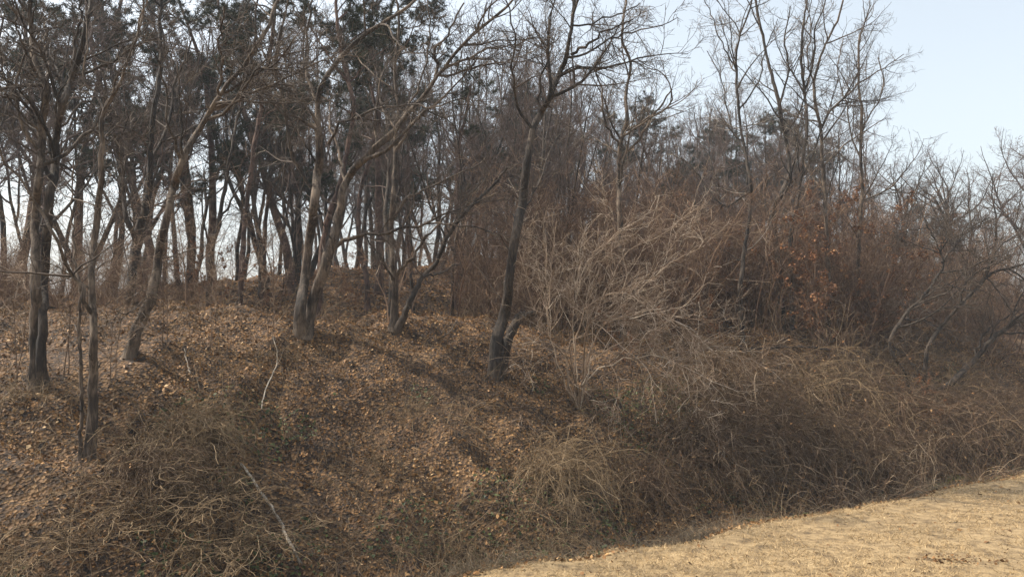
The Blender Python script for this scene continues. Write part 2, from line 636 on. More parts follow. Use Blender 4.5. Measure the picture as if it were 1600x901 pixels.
blades('green_grass', 'thin strip of green grass at the far edge of the lawn', 'grass', x, y, M_GREEN, rng.uniform(0.05, 0.12, n), rng.uniform(0.002, 0.004, n), 0.9, rng.random(n))


def strands(name, label, cat, pos, d, L, mat, wander, droop, r, tone=None, N=5):
    P, R = walk(rng, pos, d, L, N, wander, droop, np.full(len(pos), r), rmin=r * 0.4)
    b = Bag()
    b.tubes(P, R, 3, rng, tone=tone)
    o = b.build(name, mat)
    return tag(o, label, cat, kind='stuff')


def on_ground(s, t, lift=0.0):
    x, y = xy(s, t)
    return np.stack([x, y, height(x, y) + lift], -1)


# dry stalks and creeping stems lying over the bank
n = 15000
s = rng.uniform(0.6, 11, n)
t = rng.uniform(-10, 25, n)
x_, y_ = xy(s, t)
g = vnoise(x_ * 0.55, y_ * 0.55, 51) + 0.5 * vnoise(x_ * 1.7, y_ * 1.7, 52)
k = rng.random(n) < np.clip(0.4 + 1.8 * g, 0.02, 1)
pos = on_ground(s[k], t[k])
d = rng.normal(size=(k.sum(), 3))
d[:, 2] = np.abs(d[:, 2]) * 0.7 + 0.25
strands('dry_stalks', 'thin dry stalks and creeping stems over the bank', 'dry grass', pos, d, rng.uniform(0.2, 0.75, k.sum()), M_STRAW, 0.34, -0.2, 0.0038, N=4)
# grey dead grass at the foot of the bank, along the lawn's edge
n = 5300
t = np.concatenate([rng.uniform(-2.5, 16, 2300), rng.normal(3.6, 0.5, 1400), rng.normal(0.2, 0.8, 1000), rng.normal(9.2, 0.9, 600)])
s = np.abs(rng.normal(0.0, 0.25, n)) + 0.62 + np.where(rng.random(n) < 0.3, rng.uniform(0, 0.7, n), 0)
pos = on_ground(s, t, 0.01)
d = rng.normal(size=(n, 3))
d[:, 2] = np.abs(d[:, 2]) * 0.6 + 0.3
strands('dead_grass', 'grey dead grass flopping along the edge of the lawn', 'dry grass', pos, d, rng.uniform(0.1, 0.36, n), M_GREY_STRAW, 0.25, -0.22, 0.003, N=4)


# long vines draped down the lower right bank, in bunches
nb = 60
bs = rng.uniform(1.6, 4.8, nb)
bt = np.where(rng.random(nb) < 0.85, rng.uniform(6.5, 23, nb), rng.uniform(0, 7, nb))
ib = np.repeat(np.arange(nb), rng.integers(15, 60, nb))
m_ = len(ib)
pos = on_ground(bs[ib] + rng.normal(size=m_) * 0.35, bt[ib] + rng.normal(size=m_) * 0.28, 0)
pos[:, 2] += rng.uniform(0.1, 1.2, m_) * np.interp(bt[ib], [4, 9], [0.35, 1.0])
d = rng.normal(size=(m_, 3)) * 0.9 - np.array([N0[0], N0[1], -0.2]) * 0.7
strands('hanging_vines', 'brown vines hanging in bunches down the lower right bank', 'vines', pos, d, rng.uniform(0.4, 1.3, m_), M_STRAW, 0.3, -0.2, 0.0055, N=7)
# upright dead weeds
n = 1700
ct = rng.uniform(-9, 22, 120)
cs = rng.uniform(0.8, 9, 120)
i_ = rng.integers(120, size=n)
pos = on_ground(cs[i_] + rng.normal(size=n) * 0.3, ct[i_] + rng.normal(size=n) * 0.45)
d = rng.normal(size=(n, 3)) * 0.3 + [0, 0, 1]
strands('dead_weeds', 'upright dead weed stems standing in patches on the bank', 'weeds', pos, d, rng.uniform(0.3, 0.95, n), M_STRAW, 0.14, -0.04, 0.0042)


# ------------------------------------------------------------------ trees traced from the photograph
def twigs(rnd, bag, P1, R1, dens=1.0, n2=4.6, n3=7.3, n4=8.6, up=0.05, wander=0.2, L2=0.5, a4=0.75, lmax2=3.2, fine=True, rmin=0.0036):
    """branches, twigs and fine twigs on the limbs P1"""
    P2, R2 = grow(rnd, P1, R1, n2 * dens, 0.15, (0.85, 0.25), L2, 7, wander, up, 0.014, rmin * 1.6, 0.35, lmax2)
    bag.tubes(P2, R2, 4, rnd, tone=rnd.random(len(P2)) * 0.72)
    P3, R3 = grow(rnd, P2, R2, n3 * dens, 0.1, (0.8, 0.25), 0.5, 5, wander * 0.9, up, 0.011, rmin * 1.2, 0.2, 1.4)
    bag.tubes(P3, R3, 3, rnd)
    if fine:
        P4, R4 = grow(rnd, P3, R3, n4 * dens, 0.08, (0.75, 0.25), 0.6, 2, wander * 0.8, up, 0.009, rmin, 0.14, 0.8)
        bag.tubes(P4, R4, 3, rnd)
    return P2, R2, P3, R3


def flare(P, R, amount=0.25, reach=0.3):
    d = np.linalg.norm(P - P[:, :1], axis=2)
    return R * (1 + amount * np.exp(-d / reach))


def hero(label, D, trunk, limbs=(), bark=None, twig=None, group=None, seed=0, gen=8, dens=1.0, limb_len=0.34, extend=2.5,
         name='bare_tree', needles=0, gmin=0.35, lean=0.0, up=0.05, thin=0.65, wander=0.18):
    """trunk / limbs: (list of (px, py), width at start, width at end) in photo pixels; each stands at its own distance D"""
    rnd = np.random.default_rng(1000 + seed)
    bark = bark or M_BARK
    twig = twig or M_TWIG
    if isinstance(D, tuple):
        D = ground_hit(*D)[1]

    def to_world(pts, d0, d1, w0, w1, hang=False):
        k = np.linspace(0, 1, len(pts))
        ds = d0 + (d1 - d0) * k + np.where((k > 0) & (k < 1), rnd.normal(size=len(k)) * 0.12, 0)
        W = np.array([at(px, py, dd) for (px, py), dd in zip(pts, ds)])
        return W, (w0 + (w1 - w0) * k) * ds / F_PX / 2

    pts, w0, w1 = trunk
    W, R = to_world(pts, D, D + lean, w0 * thin, w1 * thin)
    bx, by = W[0, 0], W[0, 1]
    gz = hgt(bx, by)
    # the foot reaches the ground: run it down if it is traced too high, lift the foot if it was traced too low
    keep = W[:, 2] > gz + 0.35
    W, R = W[keep], R[keep]
    W = np.concatenate([[[bx, by, gz - 0.12]], W])
    R = np.concatenate([[R[0]], R])
    if extend > 0:
        dv = norm(W[-1] - W[-2])
        for i in range(2):
            dv = norm(dv + rnd.normal(size=3) * 0.15 + [0, 0, 0.1])
            W = np.concatenate([W, [W[-1] + dv * extend / 2]])
            R = np.concatenate([R, [R[-1] * 0.62]])
    base = np.array([bx, by, gz])
    root = thing(name, label, 'tree', base, group=group)
    P0, R0 = resample(W, R, 56, rnd, 0.009)
    P0, R0 = P0[None], R0[None]
    bag = Bag()
    bag.tubes(P0, flare(P0, R0), 14, rnd, rough=0.045, roots=0.8)
    Ps, Rs = grow(rnd, P0, R0, 1, 0.08, (1.2, 0.3), 0.02, 4, 0.1, 0.05, 0.2, 0.012, 0.1, 0.3, fixed=7, tmax=0.7)
    bag.tubes(Ps, np.maximum(Rs, 0.008), 6, rnd, rough=0.1)
    bag.build('trunk', bark, root, base)
    P1s, R1s = [], []
    for lp, a, b, *spread in limbs:
        dd = D + lean * 0.4
        off = spread[0] if spread else rnd.uniform(-1.6, 1.6)
        # join the limb to the trunk: start at the distance the trunk has there
        q = at(lp[0][0], lp[0][1], dd)
        j = np.argmin(np.linalg.norm((P0[0] - q) * [1, 0.3, 1], axis=1))
        dd = P0[0, j, 1]
        Wl, Rl = to_world(lp, dd, dd + off, a, b)
        p, r = resample(Wl, Rl * thin, 14, rnd, 0.022)
        P1s.append(p)
        R1s.append(r)
    Pg, Rg = grow(rnd, P0, R0, 1, gmin, (0.8, 0.22), limb_len, 14, wander, up, 0.012, 0.007, 0.7, 5.0, fixed=gen)
    P1 = np.concatenate([np.array(P1s).reshape(-1, 14, 3), Pg])
    R1 = np.concatenate([np.array(R1s).reshape(-1, 14), Rg])
    for i in range(len(P1)):
        bg_ = Bag()
        bg_.tubes(P1[i:i + 1], R1[i:i + 1], 7, rnd, rough=0.04)
        bg_.build('limb', bark, root, base)
    crown = Bag()
    P2, R2, P3, R3 = twigs(rnd, crown, P1, R1, dens, up=up, wander=wander)
    if needles:
        crown.build('branches', twig, root, base)
        needle_part(rnd, P3, needles, root, base)
    else:
        # a few twigs straight off the trunk
        Pt, Rt = grow(rnd, P0, R0, 1.6 * dens, 0.12, (1.1, 0.3), 0.12, 7, 0.2, 0.04, 0.012, 0.004, 0.3, 1.6)
        crown.tubes(Pt, Rt, 4, rnd)
        Pu, Ru = grow(rnd, Pt, Rt, 3, 0.1, (0.8, 0.3), 0.5, 4, 0.2, 0.02, 0.01, 0.003, 0.15, 0.8)
        crown.tubes(Pu, Ru, 3, rnd)
        crown.build('crown', twig, root, base)
    return root


def needle_part(rnd, P3, per, root, base, length=0.17):
    """tufts of needles along the outer half of the twigs P3"""
    B, N, _ = P3.shape
    idx = np.repeat(np.arange(B), per)
    t = 0.35 + 0.65 * rnd.random(len(idx))
    g = t * (N - 1)
    k = np.minimum(g.astype(int), N - 2)
    f = (g - k)[:, None]
    pos = P3[idx, k] * (1 - f) + P3[idx, k + 1] * f
    tan = norm(P3[idx, k + 1] - P3[idx, k])
    q = 9
    pos = np.repeat(pos, q, 0)
    d = norm(np.repeat(tan, q, 0) * 0.5 + rnd.normal(size=(len(pos), 3)) * 0.75 + [0, 0, 0.2])
    L = length * rnd.uniform(0.7, 1.25, len(pos))[:, None]
    side = norm(np.cross(d, rnd.normal(size=(len(pos), 3)))) * 0.0095
    V = np.stack([pos - side, pos + side, pos + d * L], 1).reshape(-1, 3) - np.asarray(base)[None]
    F = np.arange(len(V)).reshape(-1, 3)
    tone = np.repeat(np.repeat(rnd.random(B)[idx], q), 3)
    return link('needles', mesh_from('needles', V, F, M_NEEDLE, False, tone), root)


# big twin trunk tree at the left edge
hero('thick twin tree at far left, its left trunk with a pale side', (55, 612),
     ([(54, 612), (56, 520), (55, 430), (56, 333), (60, 290), (64, 233), (67, 187), (72, 140), (60, 110), (50, 60), (48, 0)], 24, 11),
     [([(66, 200), (50, 165), (22, 140), (-10, 120)], 9, 4), ([(70, 150), (74, 90), (66, 20)], 9, 5), ([(62, 120), (30, 60), (18, 0)], 6, 3)], seed=1, gen=10, dens=1.12)
hero('dark right trunk of the pair at far left, leaning right high up', (66, 600),
     ([(66, 600), (67, 507), (69, 440), (73, 367), (80, 300), (86, 250), (88, 213), (100, 160), (110, 127), (127, 77), (137, 27), (143, 0)], 22, 11),
     [([(112, 125), (118, 60), (128, 0)], 8, 5), ([(92, 200), (125, 165), (165, 150), (200, 130)], 6, 3), ([(104, 150), (84, 100), (70, 40)], 6, 3)], bark=M_BARK_DARK, seed=2, gen=10, dens=1.12)
# slim pale tree in front of them
hero('slim grey tree low on the left bank with a long limb rising left', (140, 712),
     ([(142, 712), (146, 600), (146, 533), (144, 467), (143, 427), (147, 383), (152, 327), (158, 285), (160, 213), (163, 173), (180, 150), (193, 113), (210, 67), (222, 20)], 21, 5),
     [([(144, 490), (133, 457), (115, 430), (100, 410), (83, 360), (62, 330), (43, 300), (20, 262), (0, 233)], 11, 4, -0.8),
      ([(163, 173), (147, 143), (135, 117), (137, 60), (134, 10)], 6, 3), ([(152, 420), (190, 385), (215, 345), (238, 335)], 3, 2, -1.0),
      ([(150, 520), (175, 500), (195, 475), (235, 440)], 3, 1.5, -1.2)], seed=3, gen=5, dens=0.9, limb_len=0.22)
hero('thin pale sapling right against the slim grey tree on left bank', (124, 718),
     ([(125, 716), (127, 600), (124, 530), (125, 460), (118, 400), (112, 330), (115, 250)], 9, 3), [], seed=4, gen=5, extend=0, limb_len=0.3, dens=0.8)
# curved trunks behind
hero('curved grey tree on the crest bending right as it rises', (203, 560),
     ([(203, 562), (213, 517), (230, 480), (240, 447), (247, 400), (253, 367), (263, 327), (272, 290), (279, 270), (293, 233), (313, 200), (340, 153), (363, 123), (397, 80), (420, 40), (436, 0)], 25, 7),
     [([(343, 150), (347, 100), (342, 60), (350, 10)], 7, 4), ([(285, 250), (262, 200), (258, 140), (240, 80)], 7, 3), ([(268, 310), (300, 285), (345, 270)], 5, 2)], seed=5, gen=11, dens=1.12)
hero('dark forked tree standing just behind the curved grey tree', 15.8,
     ([(207, 520), (205, 450), (210, 400), (215, 370), (222, 340), (232, 300), (236, 240), (240, 180), (252, 100), (250, 20)], 24, 8),
     [([(213, 380), (200, 345), (192, 300), (186, 240), (170, 180), (160, 110)], 14, 5), ([(234, 260), (260, 200), (275, 130), (300, 60)], 9, 4)], bark=M_BARK_DARK, seed=6, gen=11, dens=1.12)
hero('slim dark tree between two pines, trunk kinked to the right', 18.5,
     ([(326, 517), (327, 450), (328, 400), (337, 367), (346, 320), (353, 287), (363, 227), (371, 187), (387, 127), (398, 60), (402, 0)], 12, 5),
     [([(330, 395), (318, 350), (316, 300)], 5, 3), ([(336, 370), (352, 330), (372, 296), (392, 270)], 7, 3)], bark=M_BARK_DARK, seed=7, gen=10, dens=1.12)
hero('leaning pair tree, left grey trunk with branches sweeping up right', (472, 522),
     ([(468, 522), (470, 480), (477, 433), (485, 367), (491, 320), (497, 270), (499, 240), (497, 200), (496, 160), (500, 140), (520, 107), (547, 73), (580, 47), (613, 27), (650, 0)], 26, 6),
     [([(496, 160), (482, 125), (477, 95), (483, 50), (488, 0)], 9, 5), ([(497, 205), (470, 185), (445, 165), (432, 120), (438, 60), (450, 0)], 8, 4),
      ([(493, 300), (470, 270), (455, 235), (440, 150), (428, 110), (440, 40)], 10, 5)], seed=8, gen=11, dens=1.12)
hero('leaning pair tree, right grey trunk with one long low horizontal limb', (480, 526),
     ([(479, 526), (486, 485), (497, 447), (510, 410), (521, 375), (530, 333), (536, 300), (546, 275), (560, 257), (587, 230), (613, 210), (633, 183), (657, 157), (677, 127), (693, 107), (733, 60), (793, 10)], 27, 6),
     [([(519, 390), (530, 376), (543, 372), (570, 368), (600, 365), (630, 355), (667, 350), (690, 335), (730, 322), (780, 300)], 12, 3, -0.8),
      ([(664, 350), (700, 350), (767, 362), (800, 380)], 5, 2, -0.5), ([(680, 120), (683, 95), (677, 75), (696, 60), (725, 5)], 9, 4),
      ([(690, 110), (727, 93), (753, 80), (800, 70), (835, 60)], 7, 3), ([(730, 90), (765, 95), (800, 98), (850, 88)], 5, 2),
      ([(513, 225), (532, 193), (560, 182), (600, 170), (633, 167), (683, 165), (727, 153)], 8, 3, -1.0),
      ([(618, 205), (640, 165), (660, 120), (672, 60), (668, 0)], 6, 3), ([(540, 290), (530, 240), (516, 200), (516, 160)], 8, 4)], seed=9, gen=10, dens=1.12)
hero('grey tree forking low in the middle of the plateau', (615, 512),
     ([(612, 513), (616, 480), (617, 450), (613, 410), (612, 367), (613, 317), (617, 267), (618, 217), (622, 170), (616, 110), (624, 40)], 17, 6),
     [([(616, 440), (603, 420), (597, 405), (582, 385), (572, 370)], 6, 3), ([(620, 430), (640, 405), (655, 385), (680, 355), (700, 335)], 9, 4), ([(614, 340), (640, 310), (665, 295), (720, 270), (760, 245)], 8, 3)], seed=10, gen=11, dens=1.12)
hero('short dark leaning trunk beside the low forking grey tree', (622, 514),
     ([(620, 513), (630, 495), (642, 467), (660, 433), (682, 410), (700, 370), (728, 330), (770, 290), (792, 262)], 16, 5), [([(660, 433), (690, 425), (720, 410)], 5, 2)], seed=11, gen=5, extend=0, limb_len=0.4, bark=M_BARK_DARK)
# the big leaning tree of the middle
hero('tall dark tree leaning right in the middle, at the crest above a stump', (774, 588),
     ([(772, 590), (776, 533), (788, 493), (797, 433), (806, 367), (817, 310), (824, 250), (833, 200), (846, 175), (860, 150), (877, 107), (889, 73), (897, 0)], 33, 10),
     [([(893, 85), (923, 68), (950, 47), (990, 30)], 9, 4), ([(888, 90), (930, 80), (967, 55), (1000, 47), (1033, 40), (1058, 28)], 7, 2, -0.6),
      ([(895, 40), (930, 35), (973, 20), (1000, 5)], 6, 3), ([(834, 205), (812, 170), (800, 110), (805, 60), (790, 0)], 9, 4),
      ([(846, 180), (842, 130), (858, 80), (862, 20)], 7, 4), ([(815, 330), (840, 290), (858, 240), (880, 200)], 6, 3), ([(870, 120), (900, 100), (930, 110), (965, 90)], 5, 2)], bark=M_BARK_DARK, seed=12, gen=9, thin=0.56, dens=1.3)
hero('slender tree right of the leaning one, lower trunk hidden in shrubs', 19.0,
     ([(975, 545), (972, 440), (968, 340), (967, 287), (968, 233), (974, 205), (980, 187), (978, 150), (985, 100), (972, 60), (978, 0)], 13, 5),
     [([(968, 250), (1000, 215), (1020, 180), (1045, 150), (1050, 140)], 6, 3), ([(968, 230), (945, 190), (940, 140), (925, 100)], 6, 3), ([(972, 215), (1010, 190), (1050, 160), (1040, 120), (1000, 100)], 5, 2)], seed=13, gen=11, thin=0.7, wander=0.13, extend=0.8, twig=M_TWIG)
hero('thin dark tree whose trunk curves left high against open sky', 20.5,
     ([(1160, 515), (1157, 450), (1162, 400), (1167, 367), (1173, 317), (1172, 280), (1160, 217), (1153, 160), (1150, 100), (1153, 66), (1170, 20), (1175, 0)], 12, 4),
     [([(1165, 240), (1140, 190), (1128, 130), (1105, 80)], 5, 2), ([(1155, 170), (1185, 130), (1195, 80), (1215, 30)], 5, 2), ([(1150, 110), (1130, 70), (1110, 20), (1100, 0)], 4, 2),
      ([(1172, 300), (1130, 320), (1080, 260), (1050, 240)], 6, 3)], bark=M_BARK_DARK, seed=14, gen=11, thin=0.58, wander=0.11, up=0.07, dens=1.0, extend=1.2)
hero('dark tall tree with trunk leaning left as it climbs to the sky', 22.5,
     ([(1222, 500), (1219, 450), (1213, 383), (1207, 333), (1222, 300), (1234, 270), (1227, 217), (1217, 160), (1203, 107), (1190, 50), (1180, 0)], 17, 6),
     [([(1217, 165), (1232, 110), (1225, 60), (1235, 10)], 6, 3), ([(1205, 340), (1190, 300), (1180, 280), (1150, 260)], 7, 3)], bark=M_BARK_DARK, seed=15, gen=11, thin=0.58, wander=0.11, up=0.07, dens=1.0, extend=1.2)
hero('straight dark tree just right of the left leaning tall tree', 22.0,
     ([(1238, 505), (1237, 463), (1235, 383), (1239, 345), (1246, 318), (1253, 262), (1261, 200), (1258, 150), (1252, 93), (1255, 40), (1262, 0)], 13, 5),
     [([(1258, 140), (1270, 95), (1275, 45), (1290, 0)], 6, 3), ([(1257, 235), (1235, 200), (1220, 180)], 4, 2)], bark=M_BARK_DARK, seed=16, gen=10, thin=0.58, wander=0.11, up=0.07, dens=1.0, extend=1.0)
hero('tree with a long limb sweeping up right into open sky', 22.5,
     ([(1294, 520), (1295, 460), (1292, 380), (1288, 293), (1284, 240), (1283, 207), (1275, 167), (1272, 127), (1283, 87), (1300, 50), (1312, 20), (1318, -10)], 13, 4),
     [([(1284, 200), (1300, 170), (1322, 150), (1340, 133), (1366, 115), (1388, 102), (1412, 85)], 7, 2), ([(1286, 260), (1320, 225), (1350, 205), (1385, 185)], 5, 2), ([(1273, 140), (1262, 90), (1268, 40), (1258, 0)], 5, 2)], seed=17, gen=10, thin=0.58, wander=0.11, up=0.07, dens=1.0, extend=0.6, twig=M_TWIG)
hero('straight slim tree last before the open sky, fine upswept branches', 23.5,
     ([(1342, 520), (1341, 460), (1342, 367), (1347, 300), (1345, 233), (1347, 173), (1342, 133), (1342, 67), (1350, 40), (1360, 8)], 12, 3),
     [([(1346, 250), (1330, 210), (1322, 160), (1310, 110), (1318, 60)], 5, 2), ([(1346, 200), (1370, 160), (1380, 130), (1372, 90)], 4, 2), ([(1343, 120), (1332, 80), (1322, 50)], 3, 1)], seed=18, gen=12, thin=0.58, wander=0.11, up=0.07, dens=1.0, extend=0.0, limb_len=0.28)
# the leaning clump at the right, on the foot of the bank
hero('dark trunk leaning far right at the foot of the right bank', (1456, 645),
     ([(1455, 648), (1470, 612), (1487, 597), (1523, 562), (1550, 530), (1590, 500), (1640, 470), (1680, 430)], 17, 6), [([(1523, 562), (1540, 520), (1580, 490)], 6, 3)], bark=M_BARK_DARK, seed=19, gen=12, extend=1.0, limb_len=0.5, dens=1.5)
hero('multi limbed dark tree beside the trunk leaning far right', (1440, 640),
     ([(1448, 640), (1446, 590), (1450, 543), (1477, 502), (1500, 477), (1527, 450), (1550, 427), (1600, 412), (1650, 380)], 11, 4),
     [([(1500, 477), (1510, 440), (1540, 420), (1580, 400)], 7, 3), ([(1448, 600), (1420, 560), (1395, 540)], 8, 3)], bark=M_BARK_DARK, seed=20, gen=14, extend=0.8, limb_len=0.5, dens=1.5)
hero('crooked dark tree curving up left above the right bank', (1418, 635),
     ([(1420, 635), (1416, 590), (1390, 540), (1413, 493), (1440, 467), (1466, 430), (1475, 412), (1466, 385), (1450, 355), (1440, 330)], 9, 3),
     [([(1472, 410), (1490, 385), (1510, 360), (1545, 340)], 6, 3), ([(1455, 365), (1480, 340), (1500, 320)], 4, 2)], bark=M_BARK_DARK, seed=21, gen=14, extend=0.6, limb_len=0.5, dens=1.5)
# red pines
hero('red pine at left with a straight trunk and dark needles', 20.0,
     ([(375, 505), (377, 433), (381, 367), (388, 300), (398, 227), (407, 175), (414, 123), (425, 60), (430, 0)], 13, 8), [([(410, 150), (370, 130), (330, 90)], 5, 2), ([(405, 190), (440, 160), (480, 130)], 5, 2)], bark=M_BARK_RED, seed=22, gen=11, needles=5, gmin=0.5, name='pine_tree', extend=2.5, up=0.02)
hero('red pine behind the leaning pair, trunk reddish and bowed', 18.5,
     ([(500, 480), (500, 420), (508, 360), (520, 320), (533, 283), (546, 217), (553, 167), (544, 127), (530, 60), (525, 0)], 15, 8), [([(545, 130), (580, 95), (620, 60)], 5, 2), ([(552, 180), (520, 160), (480, 140)], 5, 2)], bark=M_BARK_RED, seed=23, gen=11, needles=5, gmin=0.5, name='pine_tree', up=0.02)
hero('red pine with exposed roots behind the low horizontal limb', 23.0,
     ([(575, 470), (573, 440), (566, 400), (561, 367), (563, 300), (580, 240), (588, 180), (575, 110), (580, 50)], 13, 7), [], bark=M_BARK_RED, seed=24, gen=10, needles=4, gmin=0.55, name='pine_tree', up=0.02)
hero('straight red pine in the centre with a small dark top', 24.0,
     ([(713, 488), (715, 433), (714, 350), (713, 300), (716, 230), (728, 180), (735, 140)], 13, 6), [], bark=M_BARK_RED, seed=25, gen=9, needles=4, gmin=0.72, name='pine_tree', up=0.02, extend=0.2, limb_len=0.18)


SPOTS = [(-300, 'behind the twin trunks'), (110, 'behind the slim grey tree'), (200, 'behind the curved grey tree'), (300, 'beside the kinked slim tree'),
         (400, 'left of the leaning pair'), (480, 'behind the leaning pair'), (580, 'behind the low forking grey tree'), (670, 'around the straight pine'), (760, 'behind the tall leaning tree'),
         (860, 'behind the arching shrub'), (1000, 'right of the arching shrub'), (1110, 'around the left curving tree'), (1195, 'behind two dark trees'),
         (1270, 'beside the long limbed tree'), (1370, 'right of the last slim tree'), (1460, 'above the leaning right clump'), (1560, 'at the right edge')]


def spot(x, y):
    px = 800 + F_PX * x / y
    k = max(i for i, (a, _) in enumerate(SPOTS) if px >= a or i == 0)
    return SPOTS[k][1]


# ------------------------------------------------------------------ the wood behind: prototypes, then copies
def proto_tree(seed, label, H=10.0, fork=True, bark=M_BARK_DARK, twig=M_TWIG_FAR, gen=13, group=None, rbase=0.12):
    rnd = np.random.default_rng(seed)
    root = thing('bare_tree', label, 'tree', (0, 0, -50), group=group)
    P0, R0 = walk(rnd, np.zeros((1, 3)) - [[0, 0, 0.15]], np.array([[rnd.normal() * 0.12, rnd.normal() * 0.12, 1.0]]), np.array([H * 0.9]), 26, 0.07, 0.04, np.array([rbase]), taper=0.8)
    b = Bag()
    b.tubes(P0, flare(P0, R0), 8, rnd, rough=0.05)
    if fork:
        Pf, Rf = walk(rnd, P0[:, 7], np.array([[rnd.normal() * 0.4, rnd.normal() * 0.4, 1.0]]), np.array([H * 0.62]), 18, 0.07, 0.05, R0[:, 7] * 0.8, taper=0.8)
        b.tubes(Pf, Rf, 7, rnd, rough=0.05)
    b.build('trunk', bark, root)
    P1, R1 = grow(rnd, P0, R0, 1, 0.3, (0.7, 0.2), 0.36, 12, 0.14, 0.06, 0.014, 0.007, 0.6, 4.5, fixed=gen)
    if fork:
        Pq, Rq = grow(rnd, Pf, Rf, 1, 0.25, (0.7, 0.2), 0.42, 12, 0.14, 0.06, 0.014, 0.007, 0.6, 4.0, fixed=gen // 2)
        P1, R1 = np.concatenate([P1, Pq]), np.concatenate([R1, Rq])
    c = Bag()
    c.tubes(P1, R1, 5, rnd)
    twigs(rnd, c, P1, R1, 1.25, rmin=0.004, up=0.07, wander=0.16)
    c.build('crown', twig, root)
    return root


def proto_pine(seed, label, H=11.0, gen=15, gmin=0.45, group=None):
    rnd = np.random.default_rng(seed)
    root = thing('pine_tree', label, 'tree', (0, 0, -50), group=group)
    P0, R0 = walk(rnd, np.zeros((1, 3)) - [[0, 0, 0.15]], np.array([[rnd.normal() * 0.1, rnd.normal() * 0.1, 1.0]]), np.array([H]), 24, 0.05, 0.05, np.array([0.15]), taper=0.75)
    b = Bag()
    b.tubes(P0, flare(P0, R0), 8, rnd, rough=0.05)
    b.build('trunk', M_BARK_RED, root)
    P1, R1 = grow(rnd, P0, R0, 1, gmin, (1.25, 0.2), 0.33, 9, 0.12, 0.03, 0.014, 0.008, 0.6, 3.4, fixed=gen)
    c = Bag()
    c.tubes(P1, R1, 5, rnd)
    P2, R2, P3, R3 = twigs(rnd, c, P1, R1, 1.0, n2=6.5, n3=10.0, fine=False, up=0.04)
    c.build('branches', M_TWIG_FAR, root)
    needle_part(rnd, P3, 5, root, (0, 0, 0))
    return root


# how high the wood reaches in the photograph, by pixel column, so that the sky stays open where it is
TOPS_X = [-200, 560, 680, 860, 960, 1010, 1075, 1130, 1340, 1390, 1700]
TOPS_Y = [-120, -60, -15, 5, 40, 130, 135, 95, 120, 270, 300]

taken = []


def free(p, gap):
    for q in taken:
        if (q[0] - p[0]) ** 2 + (q[1] - p[1]) ** 2 < gap * gap:
            return False
    taken.append(p)
    return True


for o in list(COL.objects):
    if o.get('category') == 'tree':
        taken.append((o.location.x, o.location.y))

G_WOOD = 'bare trees of the wood behind the bank'
L_WOOD = 'one of the slim bare trees crowding the wood behind the bank'
protos = [proto_tree(200 + i, L_WOOD, fork=(i % 2 == 0), gen=12 + i % 3, group=G_WOOD, rbase=0.07 + 0.015 * (i % 3)) for i in range(7)]
count = 0
tries = 0
used = [0] * len(protos)
N_WOOD = 292
while count < N_WOOD and tries < 9000:
    tries += 1
    px = rng.uniform(-160, 1760)
    d = 17.5 + 45 * rng.random() ** 1.25
    x = (px - 800) / F_PX * d
    s, t = st(x, d)
    if s < 10.5 or s > 50:
        continue
    if px < 470 and (s > 27 or rng.random() < 0.15):
        continue
    if 480 < px < 750 and d < 30 and rng.random() < 0.7:
        continue
    if not free((x, d), 1.3 if px < 1000 else 1.5):
        continue
    z = hgt(x, d)
    top = np.interp(px, TOPS_X, TOPS_Y) + 90 * rng.random() ** 1.5
    if rng.random() < 0.12:
        top += 120
    H = at(px, top, d)[2] - z
    sc = float(np.clip(H / 10.6, 0.32, 1.45))
    k = int(rng.integers(len(protos)))
    wide = sc * rng.uniform(0.85, 1.1)
    loc, rz = (x, d, z), rng.uniform(0, 6.28)
    depth = 'near the front, ' if d < 25 else ('midway back, ' if d < 36 else 'far back, ')
    lab = ('small ' if H < 7 else 'tall ') + ('forked' if k % 2 == 0 else 'single stemmed') + ' bare tree ' + depth + spot(x, d)
    if used[k] == 0:
        r = protos[k]
        r['label'] = lab
        r.location = loc
        r.rotation_euler = (0, 0, rz)
        r.scale = (wide, wide, sc)
    else:
        dup(protos[k], loc, rz, (wide, wide, sc), lab, G_WOOD, (rng.normal() * 0.06, rng.normal() * 0.06))
    used[k] += 1
    count += 1

# pines among them
pines = [(120, -60, 24, 'dark pine whose needles fill the top left corner'), (250, -40, 22, 'dark pine high above the curved grey tree'), (330, -30, 27, 'dark pine crown left of the red pine'),
         (20, -30, 27, 'dark pine at the left edge behind the twin trunks'), (460, -50, 24, 'dark pine crown above the leaning pair'), (590, 0, 26, 'dark pine crown right of the leaning pair, at the edge of the sky'),
         (410, 150, 31, 'low dark pine between the red pine and leaning pair'), (640, 150, 33, 'far pine seen past the branches sweeping right'), (880, 165, 36, 'far dark pine cone behind the tall leaning tree'),
         (735, 125, 34, 'small far pine top standing above the centre pine'), (1095, 140, 38, 'broad blue grey far pine beneath the gap of sky'), (1235, 200, 40, 'far pine behind the two dark tall trees'),
         (1140, 170, 41, 'far pine touching the broad blue grey pine'), (1405, 318, 60, 'small distant pine beyond the last slim tree'), (1050, 190, 40, 'far pine left of the broad blue grey pine')]
pp = [proto_pine(300, pines[0][3]), proto_pine(301, pines[1][3], gen=19, gmin=0.3), proto_pine(302, pines[2][3], gen=13, gmin=0.5)]
